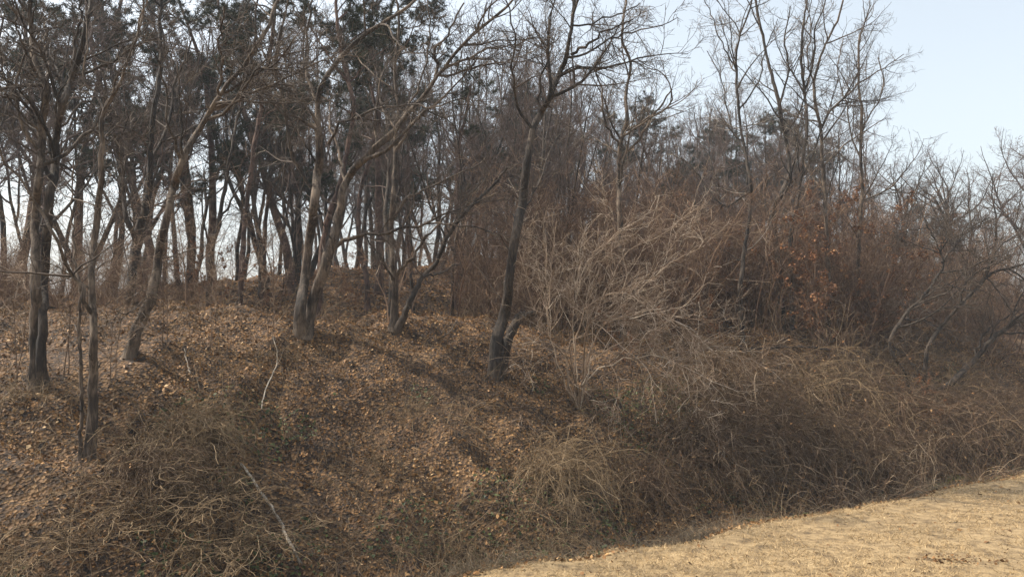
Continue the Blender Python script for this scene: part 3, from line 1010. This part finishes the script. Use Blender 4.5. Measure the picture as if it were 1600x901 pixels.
for i, (px, top, d, lab) in enumerate(pines):
    x = (px - 800) / F_PX * d
    z = hgt(x, d)
    sc = (at(px, top, d)[2] - z) / 11.2
    loc, rz = (x, d, z), rng.uniform(0, 6.28)
    k = i if i < 3 else (1 if i >= 8 else i % 3)
    wide = sc * (1.25 if i >= 8 else 1.1)
    if i < 3:
        pp[k].location = loc
        pp[k].rotation_euler = (0, 0, rz)
        pp[k].scale = (wide, wide, sc)
    else:
        dup(pp[k], loc, rz, (wide, wide, sc), lab, None or 'pines in the wood')
for p in pp:
    p['group'] = 'pines in the wood'

# spreading trees against the sky at the right
sp = []
for i, (px, top, d, lab) in enumerate([(1560, 165, 34, 'spreading tree against the sky at the far right'), (1475, 200, 37, 'lower spreading tree left of the far right one'), (1625, 150, 36, 'spreading tree cut by the right frame edge'),
                                       (1385, 200, 36, 'rounded bare tree beside the last slim tree')]):
    x = (px - 800) / F_PX * d
    z = hgt(x, d)
    H = (at(px, top, d)[2] - z) * 1.3
    rnd = np.random.default_rng(400 + i)
    root = thing('bare_tree', lab, 'tree', (x, d, z), group='spreading trees on the right skyline')
    P0, R0 = walk(rnd, np.array([[0, 0, -0.15]]), np.array([[rnd.normal() * 0.08, 0, 1.0]]), np.array([H * 0.5]), 16, 0.06, 0.02, np.array([0.14]), taper=0.6)
    b = Bag()
    b.tubes(P0, flare(P0, R0), 9, rnd, rough=0.05)
    b.build('trunk', M_BARK_DARK, root)
    P1, R1 = grow(rnd, P0, R0, 1, 0.12, (0.55, 0.2), 1.0, 13, 0.13, 0.05, 0.015, 0.01, 2.5, H * 0.62, fixed=15)
    for j in range(len(P1)):
        b = Bag()
        b.tubes(P1[j:j + 1], R1[j:j + 1], 6, rnd)
        b.build('limb', M_BARK_DARK, root)
    c = Bag()
    twigs(rnd, c, P1, R1, 0.85, rmin=0.004, up=0.05, wander=0.15, L2=0.5)
    c.build('crown', M_TWIG_FAR, root)


# ------------------------------------------------------------------ shrubs
def proto_shrub(seed, label, group, kind, twig, cat='shrub', name='bare_shrub', leaves=0):
    rnd = np.random.default_rng(seed)
    root = thing(name, label, cat, (0, 0, -50), group=group)
    if kind == 'tall':
        m, H, sp_, up, wa, r = 9, 3.2, 0.42, 0.03, 0.13, 0.016
        dens2, dens3, dens4 = 5, 7.5, 8
    elif kind == 'thicket':
        m, H, sp_, up, wa, r = 22, 1.9, 0.8, -0.1, 0.2, 0.011
        dens2, dens3, dens4 = 3.6, 4.2, 2.6
    elif kind == 'sapling':
        m, H, sp_, up, wa, r = 2, 4.4, 0.12, 0.03, 0.09, 0.02
        dens2, dens3, dens4 = 5.5, 7, 7
    else:   # vines hanging over the bank
        m, H, sp_, up, wa, r = 60, 1.6, 0.9, -0.2, 0.3, 0.006
        dens2, dens3, dens4 = 3.0, 4.5, 4
    st_ = np.concatenate([rnd.normal(size=(m, 2)) * (0.16 if kind != 'sapling' else 0.08), np.full((m, 1), -0.05)], 1)
    d = np.concatenate([rnd.normal(size=(m, 2)) * sp_, np.ones((m, 1))], 1)
    L = H * rnd.uniform(0.6, 1.1, m)
    P, R = walk(rnd, st_, d, L, 12, wa, up, np.full(m, r) * rnd.uniform(0.6, 1.2, m), rmin=0.003)
    b = Bag()
    b.tubes(P, R, 5, rnd)
    b.build('stems', twig, root)
    b = Bag()
    P2, R2 = grow(rnd, P, R, dens2, 0.15, (0.75, 0.25), 0.42, 6, wa, up * 0.6, 0.012, 0.005 if kind in ('thicket', 'vine') else 0.0042, 0.2, 1.8)
    b.tubes(P2, R2, 3, rnd)
    P3, R3 = grow(rnd, P2, R2, dens3, 0.08, (0.8, 0.25), 0.5, 4, wa, up * 0.4, 0.01, 0.0046 if kind in ('thicket', 'vine') else 0.0038, 0.12, 0.8)
    b.tubes(P3, R3, 3, rnd)
    P4, R4 = grow(rnd, P3, R3, dens4, 0.08, (0.8, 0.25), 0.6, 2, wa, 0, 0.009, 0.004 if kind in ('thicket', 'vine') else 0.0034, 0.1, 0.5)
    b.tubes(P4, R4, 3, rnd)
    b.build('twigs', twig, root)
    if leaves:
        i = (np.minimum(rnd.random(leaves) ** 1.0, 0.999) * len(P3) * 0.33).astype(int) * 3 % len(P3)
        j = rnd.integers(1, 4, size=leaves)
        V, F = leaf_verts(rnd, P3[i, j] + rnd.normal(size=(leaves, 3)) * 0.03, np.tile([[0, 0, 1.0]], (leaves, 1)), rnd.uniform(0.035, 0.08, leaves), 1.2)
        link('leaves', mesh_from('leaves', V, F, M_ORANGE, False, np.repeat(rnd.random(leaves), 4)), root)
    return root


class Patch:
    """places the prototype itself first, then copies of it"""

    def __init__(self, protos):
        self.p, self.u = protos, [0] * len(protos)

    def put(self, x, y, sc, label, group, tilt=(0, 0), k=None, zs=1.0):
        k = int(rng.integers(len(self.p))) if k is None else k
        loc, rz = (x, y, hgt(x, y) - 0.02), rng.uniform(0, 6.28)
        s3 = (sc, sc, sc * zs)
        if self.u[k] == 0:
            r = self.p[k]
            r.location = tuple(float(c) for c in loc)
            r.rotation_euler = (tilt[0], tilt[1], rz)
            r.scale = s3
            r['label'] = label
            r['group'] = group
        else:
            r = dup(self.p[k], loc, rz, s3, label, group, tilt)
        self.u[k] += 1
        return r


G_S, L_S = 'leafless shrubs under the trees', 'one of the leafless twiggy shrubs growing under the trees'
G_T, L_T = 'saplings under the trees', 'one of the thin leafless saplings standing among the trees'
G_B, L_B = 'bramble thickets along the foot of the bank', 'one of the brown bramble thickets on the lower right bank'
G_O, L_O = 'oak saplings with orange leaves', 'one of the small oak saplings still holding orange dead leaves'
tall = Patch([proto_shrub(500 + i, L_S, G_S, 'tall', M_TWIG_RED) for i in range(3)])
sap = Patch([proto_shrub(510 + i, L_T, G_T, 'sapling', M_TWIG_RED, 'sapling', 'sapling') for i in range(3)])
thick = Patch([proto_shrub(520 + i, L_B, G_B, 'thicket', M_BRUSH, 'thicket', 'bramble_thicket') for i in range(3)])
oak = Patch([proto_shrub(530 + i, L_O, G_O, 'sapling', M_TWIG_RED, 'sapling', 'oak_sapling', leaves=1500) for i in range(2)])

# undergrowth on the plateau: thick to the right of the middle, open between
c = 0
while c < 120:
    px = rng.uniform(-60, 1680)
    d = 15 + 34 * rng.random()
    x = (px - 800) / F_PX * d
    s, t = st(x, d)
    w = np.interp(px, [-60, 330, 400, 720, 780, 1100, 1700], [0.2, 0.2, 0.06, 0.06, 0.8, 1, 1])
    if s < 8.6 or s > 40 or rng.random() > w or (400 < px < 740 and d < 32):
        continue
    tall.put(x, d, rng.uniform(0.7, 1.3), 'leafless shrub ' + ('near the crest, ' if d < 24 else 'deep in the wood, ') + spot(x, d), G_S)
    c += 1
c = 0
while c < 64:
    px = rng.uniform(745, 1720)
    s0 = rng.uniform(6.5, 15)
    d = 14.5 + 14 * rng.random()
    x = (px - 800) / F_PX * d
    s, t = st(x, d)
    if not (5.2 if px > 1000 else 8.0) < s < 14:
        continue
    if px > 1120 and (d < 23 or rng.random() < 0.35):
        continue
    if 740 < px < 1120 and (d < 18.5 or rng.random() < 0.4):
        continue
    tall.put(x, d, rng.uniform(0.9, 1.55), 'high reddish shrub ' + ('low at the crest, ' if s < 9 else 'just behind the crest, ') + spot(x, d), G_S)
    c += 1
c = 0
while c < 26:
    px = rng.uniform(-60, 330)
    d = rng.uniform(14, 21)
    x = (px - 800) / F_PX * d
    s, t = st(x, d)
    if 8.6 < s < 17:
        tall.put(x, d, rng.uniform(0.3, 0.62), 'low twiggy bush along the left crest, ' + spot(x, d), G_S)
        c += 1
c = 0
while c < 115:
    px = rng.uniform(-60, 1680) if c < 60 else rng.uniform(760, 1660)
    d = 14.5 + 30 * rng.random()
    x = (px - 800) / F_PX * d
    s, t = st(x, d)
    if s < 7.5 or s > 36:
        continue
    sap.put(x, d, rng.uniform(0.6, 1.25) * (1.0 if px < 900 else 1.2), 'thin leafless sapling ' + ('near the crest, ' if d < 23 else 'deep in the wood, ') + spot(x, d), G_T)
    c += 1
# thickets on the lower right bank
for t in np.arange(4.2, 27, 0.62):
    for s0, sc in ((1.2, 0.75), (2.6, 0.9), (4.4, 1.0), (6.4, 1.15)):
        if rng.random() < np.interp(t, [4.2, 6, 8, 9.5], [0.1, 0.3, 0.6, 0.95]) * np.interp(s0, [1, 3, 4, 7], [0.6, 0.5, 0.28, 0.2]):
            x, y = xy(s0 + rng.normal() * 0.5, t + rng.normal() * 0.4)
            if 800 + F_PX * x / y > 1385 and s0 > 3:
                continue
            where = 'bramble thicket ' + ('beside the lawn edge, ' if s0 < 2 else 'low on the bank, ' if s0 < 3 else 'half way up the bank, ' if s0 < 5 else 'high on the bank, ') + spot(x, y).replace('behind', 'below').replace('around', 'below')
            thick.put(x, y, sc * rng.uniform(0.7, 1.15), where, G_B, zs=rng.uniform(0.8, 1.5))
# pale twiggy saplings low at the left, in front of the dark trunks
pale_p = Patch([proto_shrub(560, 'pale sapling', G_T, 'sapling', M_TWIG_PALE, 'sapling', 'sapling')])
for px, py, sc, lab in [(25, 600, 0.6, 'pale twiggy sapling left of the twin trunks'), (105, 585, 0.55, 'pale twiggy sapling between the twin trunks and slim grey tree'), (178, 600, 0.5, 'pale twiggy sapling just right of the slim grey tree'),
                        (255, 545, 0.55, 'pale twiggy sapling right of the curved grey tree foot'), (330, 540, 0.45, 'pale twiggy sapling on the crest above the broken stick'), (420, 545, 0.5, 'pale twiggy sapling left of the leaning pair'), (528, 540, 0.42, 'pale twiggy sapling right of the leaning pair')]:
    p = ground_hit(px, py)
    pale_p.put(p[0], p[1], sc, lab, 'pale saplings on the left crest')
# oak saplings where the photograph shows orange
for px, py, d, sc in [(1300, 400, 20.5, 1.2), (1275, 420, 21, 1.3), (1335, 410, 21.5, 1.25), (1250, 300, 24, 1.5), (1320, 300, 25, 1.6), (1365, 300, 23, 1.3), (1200, 300, 22, 1.1), (985, 560, 16.3, 0.45), (1020, 560, 17, 0.4), (345, 470, 17.5, 0.55), (310, 460, 16.5, 0.5), (400, 480, 21, 0.5), (560, 460, 19, 0.55), (960, 320, 24, 1.2),
                      (1010, 330, 27, 1.3), (1410, 640, 17.0, 0.45), (1450, 655, 16.9, 0.3), (1428, 650, 16.8, 0.34), (1120, 560, 18.2, 0.5), (1480, 400, 30, 0.9), (1380, 420, 30, 1.0), (1180, 420, 27, 1.0), (450, 470, 20, 0.5)]:
    x = (px - 800) / F_PX * d
    oak.put(x, d, sc, ('small low' if sc < 0.7 else 'tall') + ' sapling holding orange dead leaves, ' + spot(x, d), G_O)

# ------------------------------------------------------------------ the pale arching shrub of the middle
rnd = np.random.default_rng(77)
base = ground_hit(905, 640)
root = thing('arching_shrub', 'large shrub of pale arching stems right of the leaning tree', 'shrub', base)
D = base[1]
stems = [([(905, 640), (900, 560), (908, 500), (930, 465), (965, 452), (1000, 465), (1050, 500), (1100, 535), (1130, 560)], 7, 2, -0.8),
         ([(905, 640), (912, 560), (918, 510), (960, 495), (1000, 505), (1030, 545), (1060, 570), (1090, 600)], 7, 2, -1.2),
         ([(905, 640), (915, 570), (925, 500), (960, 500), (1010, 490), (1060, 495), (1105, 498), (1140, 490)], 6, 2, -0.3),
         ([(905, 640), (890, 540), (900, 470), (920, 420), (960, 380), (960, 340), (940, 300)], 5, 2, 0.5),
         ([(905, 640), (925, 540), (990, 460), (1040, 420), (1052, 408), (1090, 385), (1105, 375), (1090, 352)], 5, 2, 0.2),
         ([(905, 640), (930, 560), (1000, 530), (1050, 490), (1080, 470), (1100, 445)], 4, 2, -0.5),
         ([(905, 640), (880, 600), (885, 585), (905, 605), (925, 625), (945, 632)], 4, 2, -0.8),
         ([(905, 640), (870, 560), (855, 500), (855, 440), (850, 380), (853, 330)], 5, 2, 0.0),
         ([(905, 640), (880, 560), (862, 530), (858, 470), (862, 400), (870, 345)], 4, 2, -0.4),
         ([(905, 640), (885, 570), (900, 530), (930, 520), (950, 545), (965, 600), (960, 640)], 4, 2, -0.7),
         ([(905, 640), (960, 560), (1020, 580), (1075, 620), (1100, 650), (1140, 665)], 5, 2, -1.0),
         ([(905, 640), (920, 590), (980, 560), (1040, 560), (1100, 590), (1150, 610)], 5, 2, -0.2),
         ([(905, 640), (895, 520), (905, 440), (935, 390), (1000, 345), (1055, 342)], 4, 1.5, 0.6),
         ([(905, 640), (870, 580), (845, 520), (825, 450), (815, 380), (822, 320)], 4, 1.5, 0.3), ([(905, 640), (940, 590), (1020, 560), (1100, 545), (1165, 560), (1200, 590)], 4, 1.5, 0.4),
         ([(905, 640), (885, 560), (850, 540), (825, 560), (815, 610), (830, 660)], 3, 1.5, -0.9), ([(905, 640), (925, 520), (955, 430), (985, 390), (1030, 370), (1080, 330)], 4, 1.5, 0.8)]
PS, RS = [], []
for pts, a, b_, off in stems:
    k = np.linspace(0, 1, len(pts))
    W = np.array([at(px, py, D + off * kk) for (px, py), kk in zip(pts, k)])
    W[0] = base - [0, 0, 0.05]
    p, r = resample(W, (a + (b_ - a) * k) * 0.42 * D / F_PX / 2, 16, rnd, 0.03)
    PS.append(p)
    RS.append(r)
    b = Bag()
    b.tubes(p[None], r[None], 5, rnd)
    b.build('stem', M_TWIG_PALE, root, base)
PS, RS = np.array(PS), np.array(RS)
b = Bag()
P2, R2 = grow(rnd, PS, RS, 9, 0.3, (0.6, 0.25), 0.4, 8, 0.22, -0.02, 0.008, 0.004, 0.3, 1.6)
b.tubes(P2, R2, 3, rnd)
P3, R3 = grow(rnd, P2, R2, 6, 0.1, (0.7, 0.25), 0.55, 5, 0.22, -0.02, 0.008, 0.0036, 0.15, 0.6)
b.tubes(P3, R3, 3, rnd)
P4, R4 = grow(rnd, P3, R3, 7, 0.1, (0.7, 0.25), 0.6, 2, 0.2, 0, 0.008, 0.0026, 0.08, 0.3)
b.tubes(P4, R4, 3, rnd)
b.build('twigs', M_TWIG_PALE, root, base)

# ------------------------------------------------------------------ vine tangles at the lower left
vines = [(205, 700, 1.2, 'wide mound of dry vines right of the slim grey tree'), (285, 690, 1.0, 'dry vine tangle at the top of the left mound'), (320, 780, 1.1, 'dry vine tangle in the middle of the left mound'),
         (215, 800, 1.1, 'dry vine tangle low on the left mound'), (385, 850, 1.0, 'dry vine tangle beside the fallen branch'), (120, 850, 0.8, 'small dry vine tangle near lower left corner'), (300, 870, 1.0, 'dry vine tangle at the bottom edge, left'),
         (560, 860, 0.9, 'grey vine tangle at the bottom edge, middle'), (590, 720, 0.7, 'small dry vine tangle in the middle of the bank'), (860, 790, 0.8, 'grey hanging vine tangle above the lawn edge'), (840, 850, 0.7, 'grey vine tangle touching the lawn edge'),
         (700, 860, 0.7, 'low grey vine tangle left of the lawn corner'), (500, 760, 0.5, 'low vine tangle right of the fallen branch'), (640, 640, 0.5, 'low vine tangle under the crest, middle'), (20, 880, 0.8, 'vine tangle in the lower left corner'), (440, 560, 0.7, 'vine tangle at the feet of the leaning pair'),
         (30, 620, 0.8, 'pale vine tangle at the far left under the twin tree'), (1080, 760, 0.8, 'brown vine tangle right of the green leaves'), (1150, 690, 1.0, 'tan vine tangle above the lawn, nearest the pale shrub'), (1230, 650, 1.1, 'tan vine tangle below the two dark tall trees'),
         (1290, 700, 1.1, 'tan vine tangle below the level dark pole'), (1380, 715, 0.9, 'tan vine tangle below the orange sapling'), (1480, 700, 0.9, 'tan vine tangle below the leaning clump'), (1545, 695, 0.9, 'tan vine tangle near the right edge of the lawn'), (1200, 745, 0.9, 'tan vine tangle low by the lawn edge'), (1335, 640, 1.0, 'tan vine tangle under the long limbed tree')]
vp = Patch([proto_shrub(540 + i, 'dry vine tangle', 'dry vine tangles on the bank', 'vine', M_STRAW, 'vine tangle', 'vine_tangle') for i in range(2)])
for i, (px, py, sc, lab) in enumerate(vines):
    p = ground_hit(px, py)
    vp.put(p[0], p[1], sc, lab, 'dry vine tangles on the bank', zs=0.6, k=i % 2)



# curtains of vines that arch out of the bank and hang down to the lawn's edge
def proto_curtain(seed, mat, m=150):
    rnd = np.random.default_rng(seed)
    root = thing('vine_curtain', 'curtain of vines', 'vine curtain', (0, 0, -50), group='curtains of vines over the right bank')
    p0 = np.stack([rnd.normal(size=m) * 0.28, 0.5 + rnd.normal(size=m) * 0.3, np.zeros(m)], 1)
    p0[:, 2] = 0.5 * p0[:, 1] - 0.05
    d = np.stack([rnd.normal(size=m) * 0.5 + 0.25, -0.5 + rnd.normal(size=m) * 0.35, rnd.uniform(0.7, 1.5, m)], 1)
    P, R = walk(rnd, p0, d, rnd.uniform(1.0, 3.0, m), 12, 0.2, -0.3, rnd.uniform(0.0035, 0.011, m) * (1 + 0.8 * (rnd.random(m) > 0.9)), rmin=0.004)
    P[..., 2] = np.maximum(P[..., 2], 0.5 * P[..., 1] - 0.02)
    tone = np.clip(0.2 + 0.5 * rnd.random(m) + 0.3 * (rnd.random(m) > 0.85), 0, 1)
    b = Bag()
    b.tubes(P, R, 4, rnd, tone=tone)
    tag(b.build('stems', mat, root), kind='stuff')
    b = Bag()
    P2, R2 = grow(rnd, P, R, 4.5, 0.1, (0.6, 0.25), 0.3, 5, 0.25, -0.15, 0.01, 0.0045, 0.15, 0.8)
    b.tubes(P2, R2, 3, rnd)
    P3, R3 = grow(rnd, P2, R2, 3, 0.1, (0.8, 0.25), 0.5, 3, 0.2, -0.05, 0.01, 0.004, 0.1, 0.4)
    b.tubes(P3, R3, 3, rnd)
    b.build('twigs', mat, root)
    i, j = rnd.integers(len(P2), size=170), rnd.integers(1, 5, size=170)
    V, F = leaf_verts(rnd, P2[i, j], np.tile([[0, 0, 1.0]], (170, 1)), rnd.uniform(0.03, 0.075, 170), 1.2)
    tag(link('leaves', mesh_from('leaves', V, F, M_LEAF_RUST, False, np.repeat(rnd.random(170), 4)), root), kind='stuff')
    return root


cp = [proto_curtain(600, M_STRAW), proto_curtain(601, M_BRUSH), proto_curtain(602, M_BRUSH, 190)]
cu = [0, 0, 0]
curtains = [(1085, 720, 0.9, 1, 'tan vine curtain right of the green leaves'), (1130, 745, 0.8, 1, 'low brown vine curtain left of the tan column of vines'), (1165, 700, 1.0, 2, 'brown vine curtain below the arching shrub'),
            (1215, 720, 1.0, 1, 'dark vine curtain in the hollow beside the tan column'), (1270, 660, 1.25, 0, 'tall tan column of vines below the level dark pole'), (1300, 715, 0.95, 2, 'brown vine curtain at the foot of the tan column'),
            (1345, 680, 1.1, 2, 'wide brown vine curtain right of the tan column'), (1400, 700, 1.0, 1, 'brown vine curtain below the small orange sapling'), (1450, 690, 1.0, 2, 'brown vine curtain below the leaning clump'),
            (1500, 680, 1.05, 1, 'dark vine curtain right of the leaning clump'), (1545, 675, 1.0, 1, 'grey tan vine curtain near the right edge'), (1595, 670, 1.0, 2, 'brown vine curtain cut by the right edge'),
            (1180, 640, 1.1, 1, 'brown vine curtain high on the bank, right of the arching shrub'), (1120, 640, 0.9, 2, 'brown vine curtain under the arching shrub'), (1360, 735, 0.7, 1, 'low vine curtain touching the green strip of lawn'),
            (1010, 780, 0.7, 1, 'low brown vine curtain above the grey dead grass'), (870, 770, 0.75, 0, 'pale vine curtain hanging left of the grey dead grass'), (300, 700, 0.6, 0, 'tan vine curtain on the left mound'), (235, 770, 0.5, 2, 'brown vine curtain low on the left mound')]
for px, py, sc, k, lab in curtains:
    p = ground_hit(px, py)
    rz = math.atan2(0.5316, 0.847) + rng.normal() * 0.3
    s3 = (sc * rng.uniform(0.9, 1.15), sc, sc)
    if cu[k] == 0:
        cp[k].location = tuple(float(c) for c in p)
        cp[k].rotation_euler = (0, 0, rz)
        cp[k].scale = s3
        cp[k]['label'] = lab
    else:
        dup(cp[k], p, rz, s3, lab, 'curtains of vines over the right bank')
    cu[k] += 1


# ------------------------------------------------------------------ fallen and standing sticks
def stick(name, label, pts, w0, w1, mat, lifts, cat='branch', twigs_=3, seed=0):
    rnd = np.random.default_rng(seed)
    W = np.array([ground_hit(px, py) for px, py in pts])
    W[:, 2] += lifts
    k = np.linspace(0, 1, len(pts))
    R = (w0 + (w1 - w0) * k) * 0.62 * W[:, 1] / F_PX / 2
    base = W[0].copy()
    p, r = resample(W, R, 20, rnd, 0.006)
    root = thing(name, label, cat, base)
    b = Bag()
    b.tubes(p[None], r[None], 7, rnd, rough=0.06)
    b.build('stem', mat, root, base)
    if twigs_:
        b = Bag()
        P2, R2 = grow(rnd, p[None], r[None], 1, 0.2, (0.8, 0.2), 0.25, 7, 0.15, -0.02, 0.012, 0.004, 0.2, 0.7, fixed=twigs_)
        b.tubes(P2, R2, 4, rnd)
        b.build('side_twigs', mat, root, base)
    return root


stick('fallen_branch', 'pale dead branch lying down the slope at lower left', [(376, 732), (392, 752), (404, 772), (428, 805), (444, 838), (456, 862), (470, 890)], 6, 8, M_PALE, 0.07, twigs_=6, seed=1)
stick('bent_stick', 'pale thin curved stem bending over left of the crest', [(408, 650), (416, 615), (428, 590), (433, 572), (432, 552), (425, 532)], 3.5, 2.5, M_PALE, 0.1, seed=2, twigs_=2)
stick('broken_stick', 'short whitish broken stick on the left part of the bank', [(297, 592), (292, 575), (288, 553)], 4, 2, M_PALE, 0.09, seed=3, twigs_=0)
stick('fallen_branch', 'dark bare pole lying level across the right bank', [(1170, 572), (1200, 570), (1255, 568), (1300, 571), (1340, 573), (1372, 578)], 7, 4, M_BARK_DARK, 0.45, seed=4, twigs_=4)
stick('fallen_branch', 'brown branch on the slope below the forking grey tree', [(690, 535), (706, 522), (714, 505)], 4, 2, M_BARK, 0.1, seed=5, twigs_=2)

# broken stump at the foot of the leaning tree
rnd = np.random.default_rng(9)
base = ground_hit(782, 585)
root = thing('tree_stump', 'broken knobbly stump leaning right at the leaning tree\'s foot', 'stump', base)
W = np.array([at(px, py, base[1] - 0.15) for px, py in [(782, 588), (790, 545), (800, 516), (813, 494), (822, 488)]])
W[0] = base - [0, 0, 0.1]
p, r = resample(W, np.array([9, 8, 7, 7.5, 2]) * base[1] / F_PX, 16, rnd, 0.004)
b = Bag()
b.tubes(p[None], r[None], 10, rnd, rough=0.09)
b.build('trunk', M_BARK_DARK, root, base)
W = np.array([at(px, py, base[1] - 0.2) for px, py in [(812, 498), (824, 492), (834, 489), (838, 494)]])
p, r = resample(W, np.array([4.5, 5, 4.5, 1.2]) * base[1] / F_PX, 10, rnd, 0.004)
b = Bag()
b.tubes(p[None], r[None], 9, rnd, rough=0.1)
b.build('knob', M_BARK, root, base)

for o in COL.objects:
    if o.parent is not None and o.name.split('.')[0] in ('twigs', 'needles', 'side_twigs'):
        o['kind'] = 'stuff'

# things that share a label are told apart by their place from left to right
ORD = ['leftmost', 'second from left', 'third from left', 'fourth from left', 'fifth from left', 'sixth from left', 'seventh from left', 'eighth from left', 'ninth from left', 'tenth from left', 'eleventh from left', 'twelfth from left', 'thirteenth from left', 'fourteenth from left', 'fifteenth from left', 'sixteenth from left', 'seventeenth from left', 'eighteenth from left', 'nineteenth from left', 'twentieth from left'] + [w + ' from left' for w in ('twentyfirst', 'twentysecond', 'twentythird', 'twentyfourth', 'twentyfifth', 'twentysixth', 'twentyseventh', 'twentyeighth', 'twentyninth', 'thirtieth')]
same = {}
for o in COL.objects:
    if o.parent is None and o.get('group') and o.get('label'):
        same.setdefault(o['label'], []).append(o)
for lab, obs in same.items():
    if len(obs) > 1:
        obs.sort(key=lambda o: o.location.x / o.location.y)
        for i, o in enumerate(obs):
            w = 'rightmost' if i == len(obs) - 1 else ORD[min(i, len(ORD) - 1)]
            o['label'] = lab + ', ' + w

# ------------------------------------------------------------------ air
HAZE = 0.0011
if HAZE:
    hm = bpy.data.materials.new('haze')
    hm.use_nodes = True
    nt = hm.node_tree
    nt.nodes.clear()
    ho = nt.nodes.new('ShaderNodeOutputMaterial')
    pv = nt.nodes.new('ShaderNodeVolumePrincipled')
    pv.inputs['Color'].default_value = (0.86, 0.92, 1.0, 1)
    pv.inputs['Density'].default_value = HAZE
    nt.links.new(pv.outputs[0], ho.inputs['Volume'])
    X, Z0, Z1 = 1700, -6, 24
    v = np.array([(x, y, z) for x in (-X, X) for y in (-X, X) for z in (Z0, Z1)], float)
    f = np.array([(0, 1, 3, 2), (4, 6, 7, 5), (0, 4, 5, 1), (2, 3, 7, 6), (0, 2, 6, 4), (1, 5, 7, 3)])
    tag(link('haze', mesh_from('haze', v, f, hm, False)), 'thin pale haze filling the air of the wood', 'haze', kind='stuff')
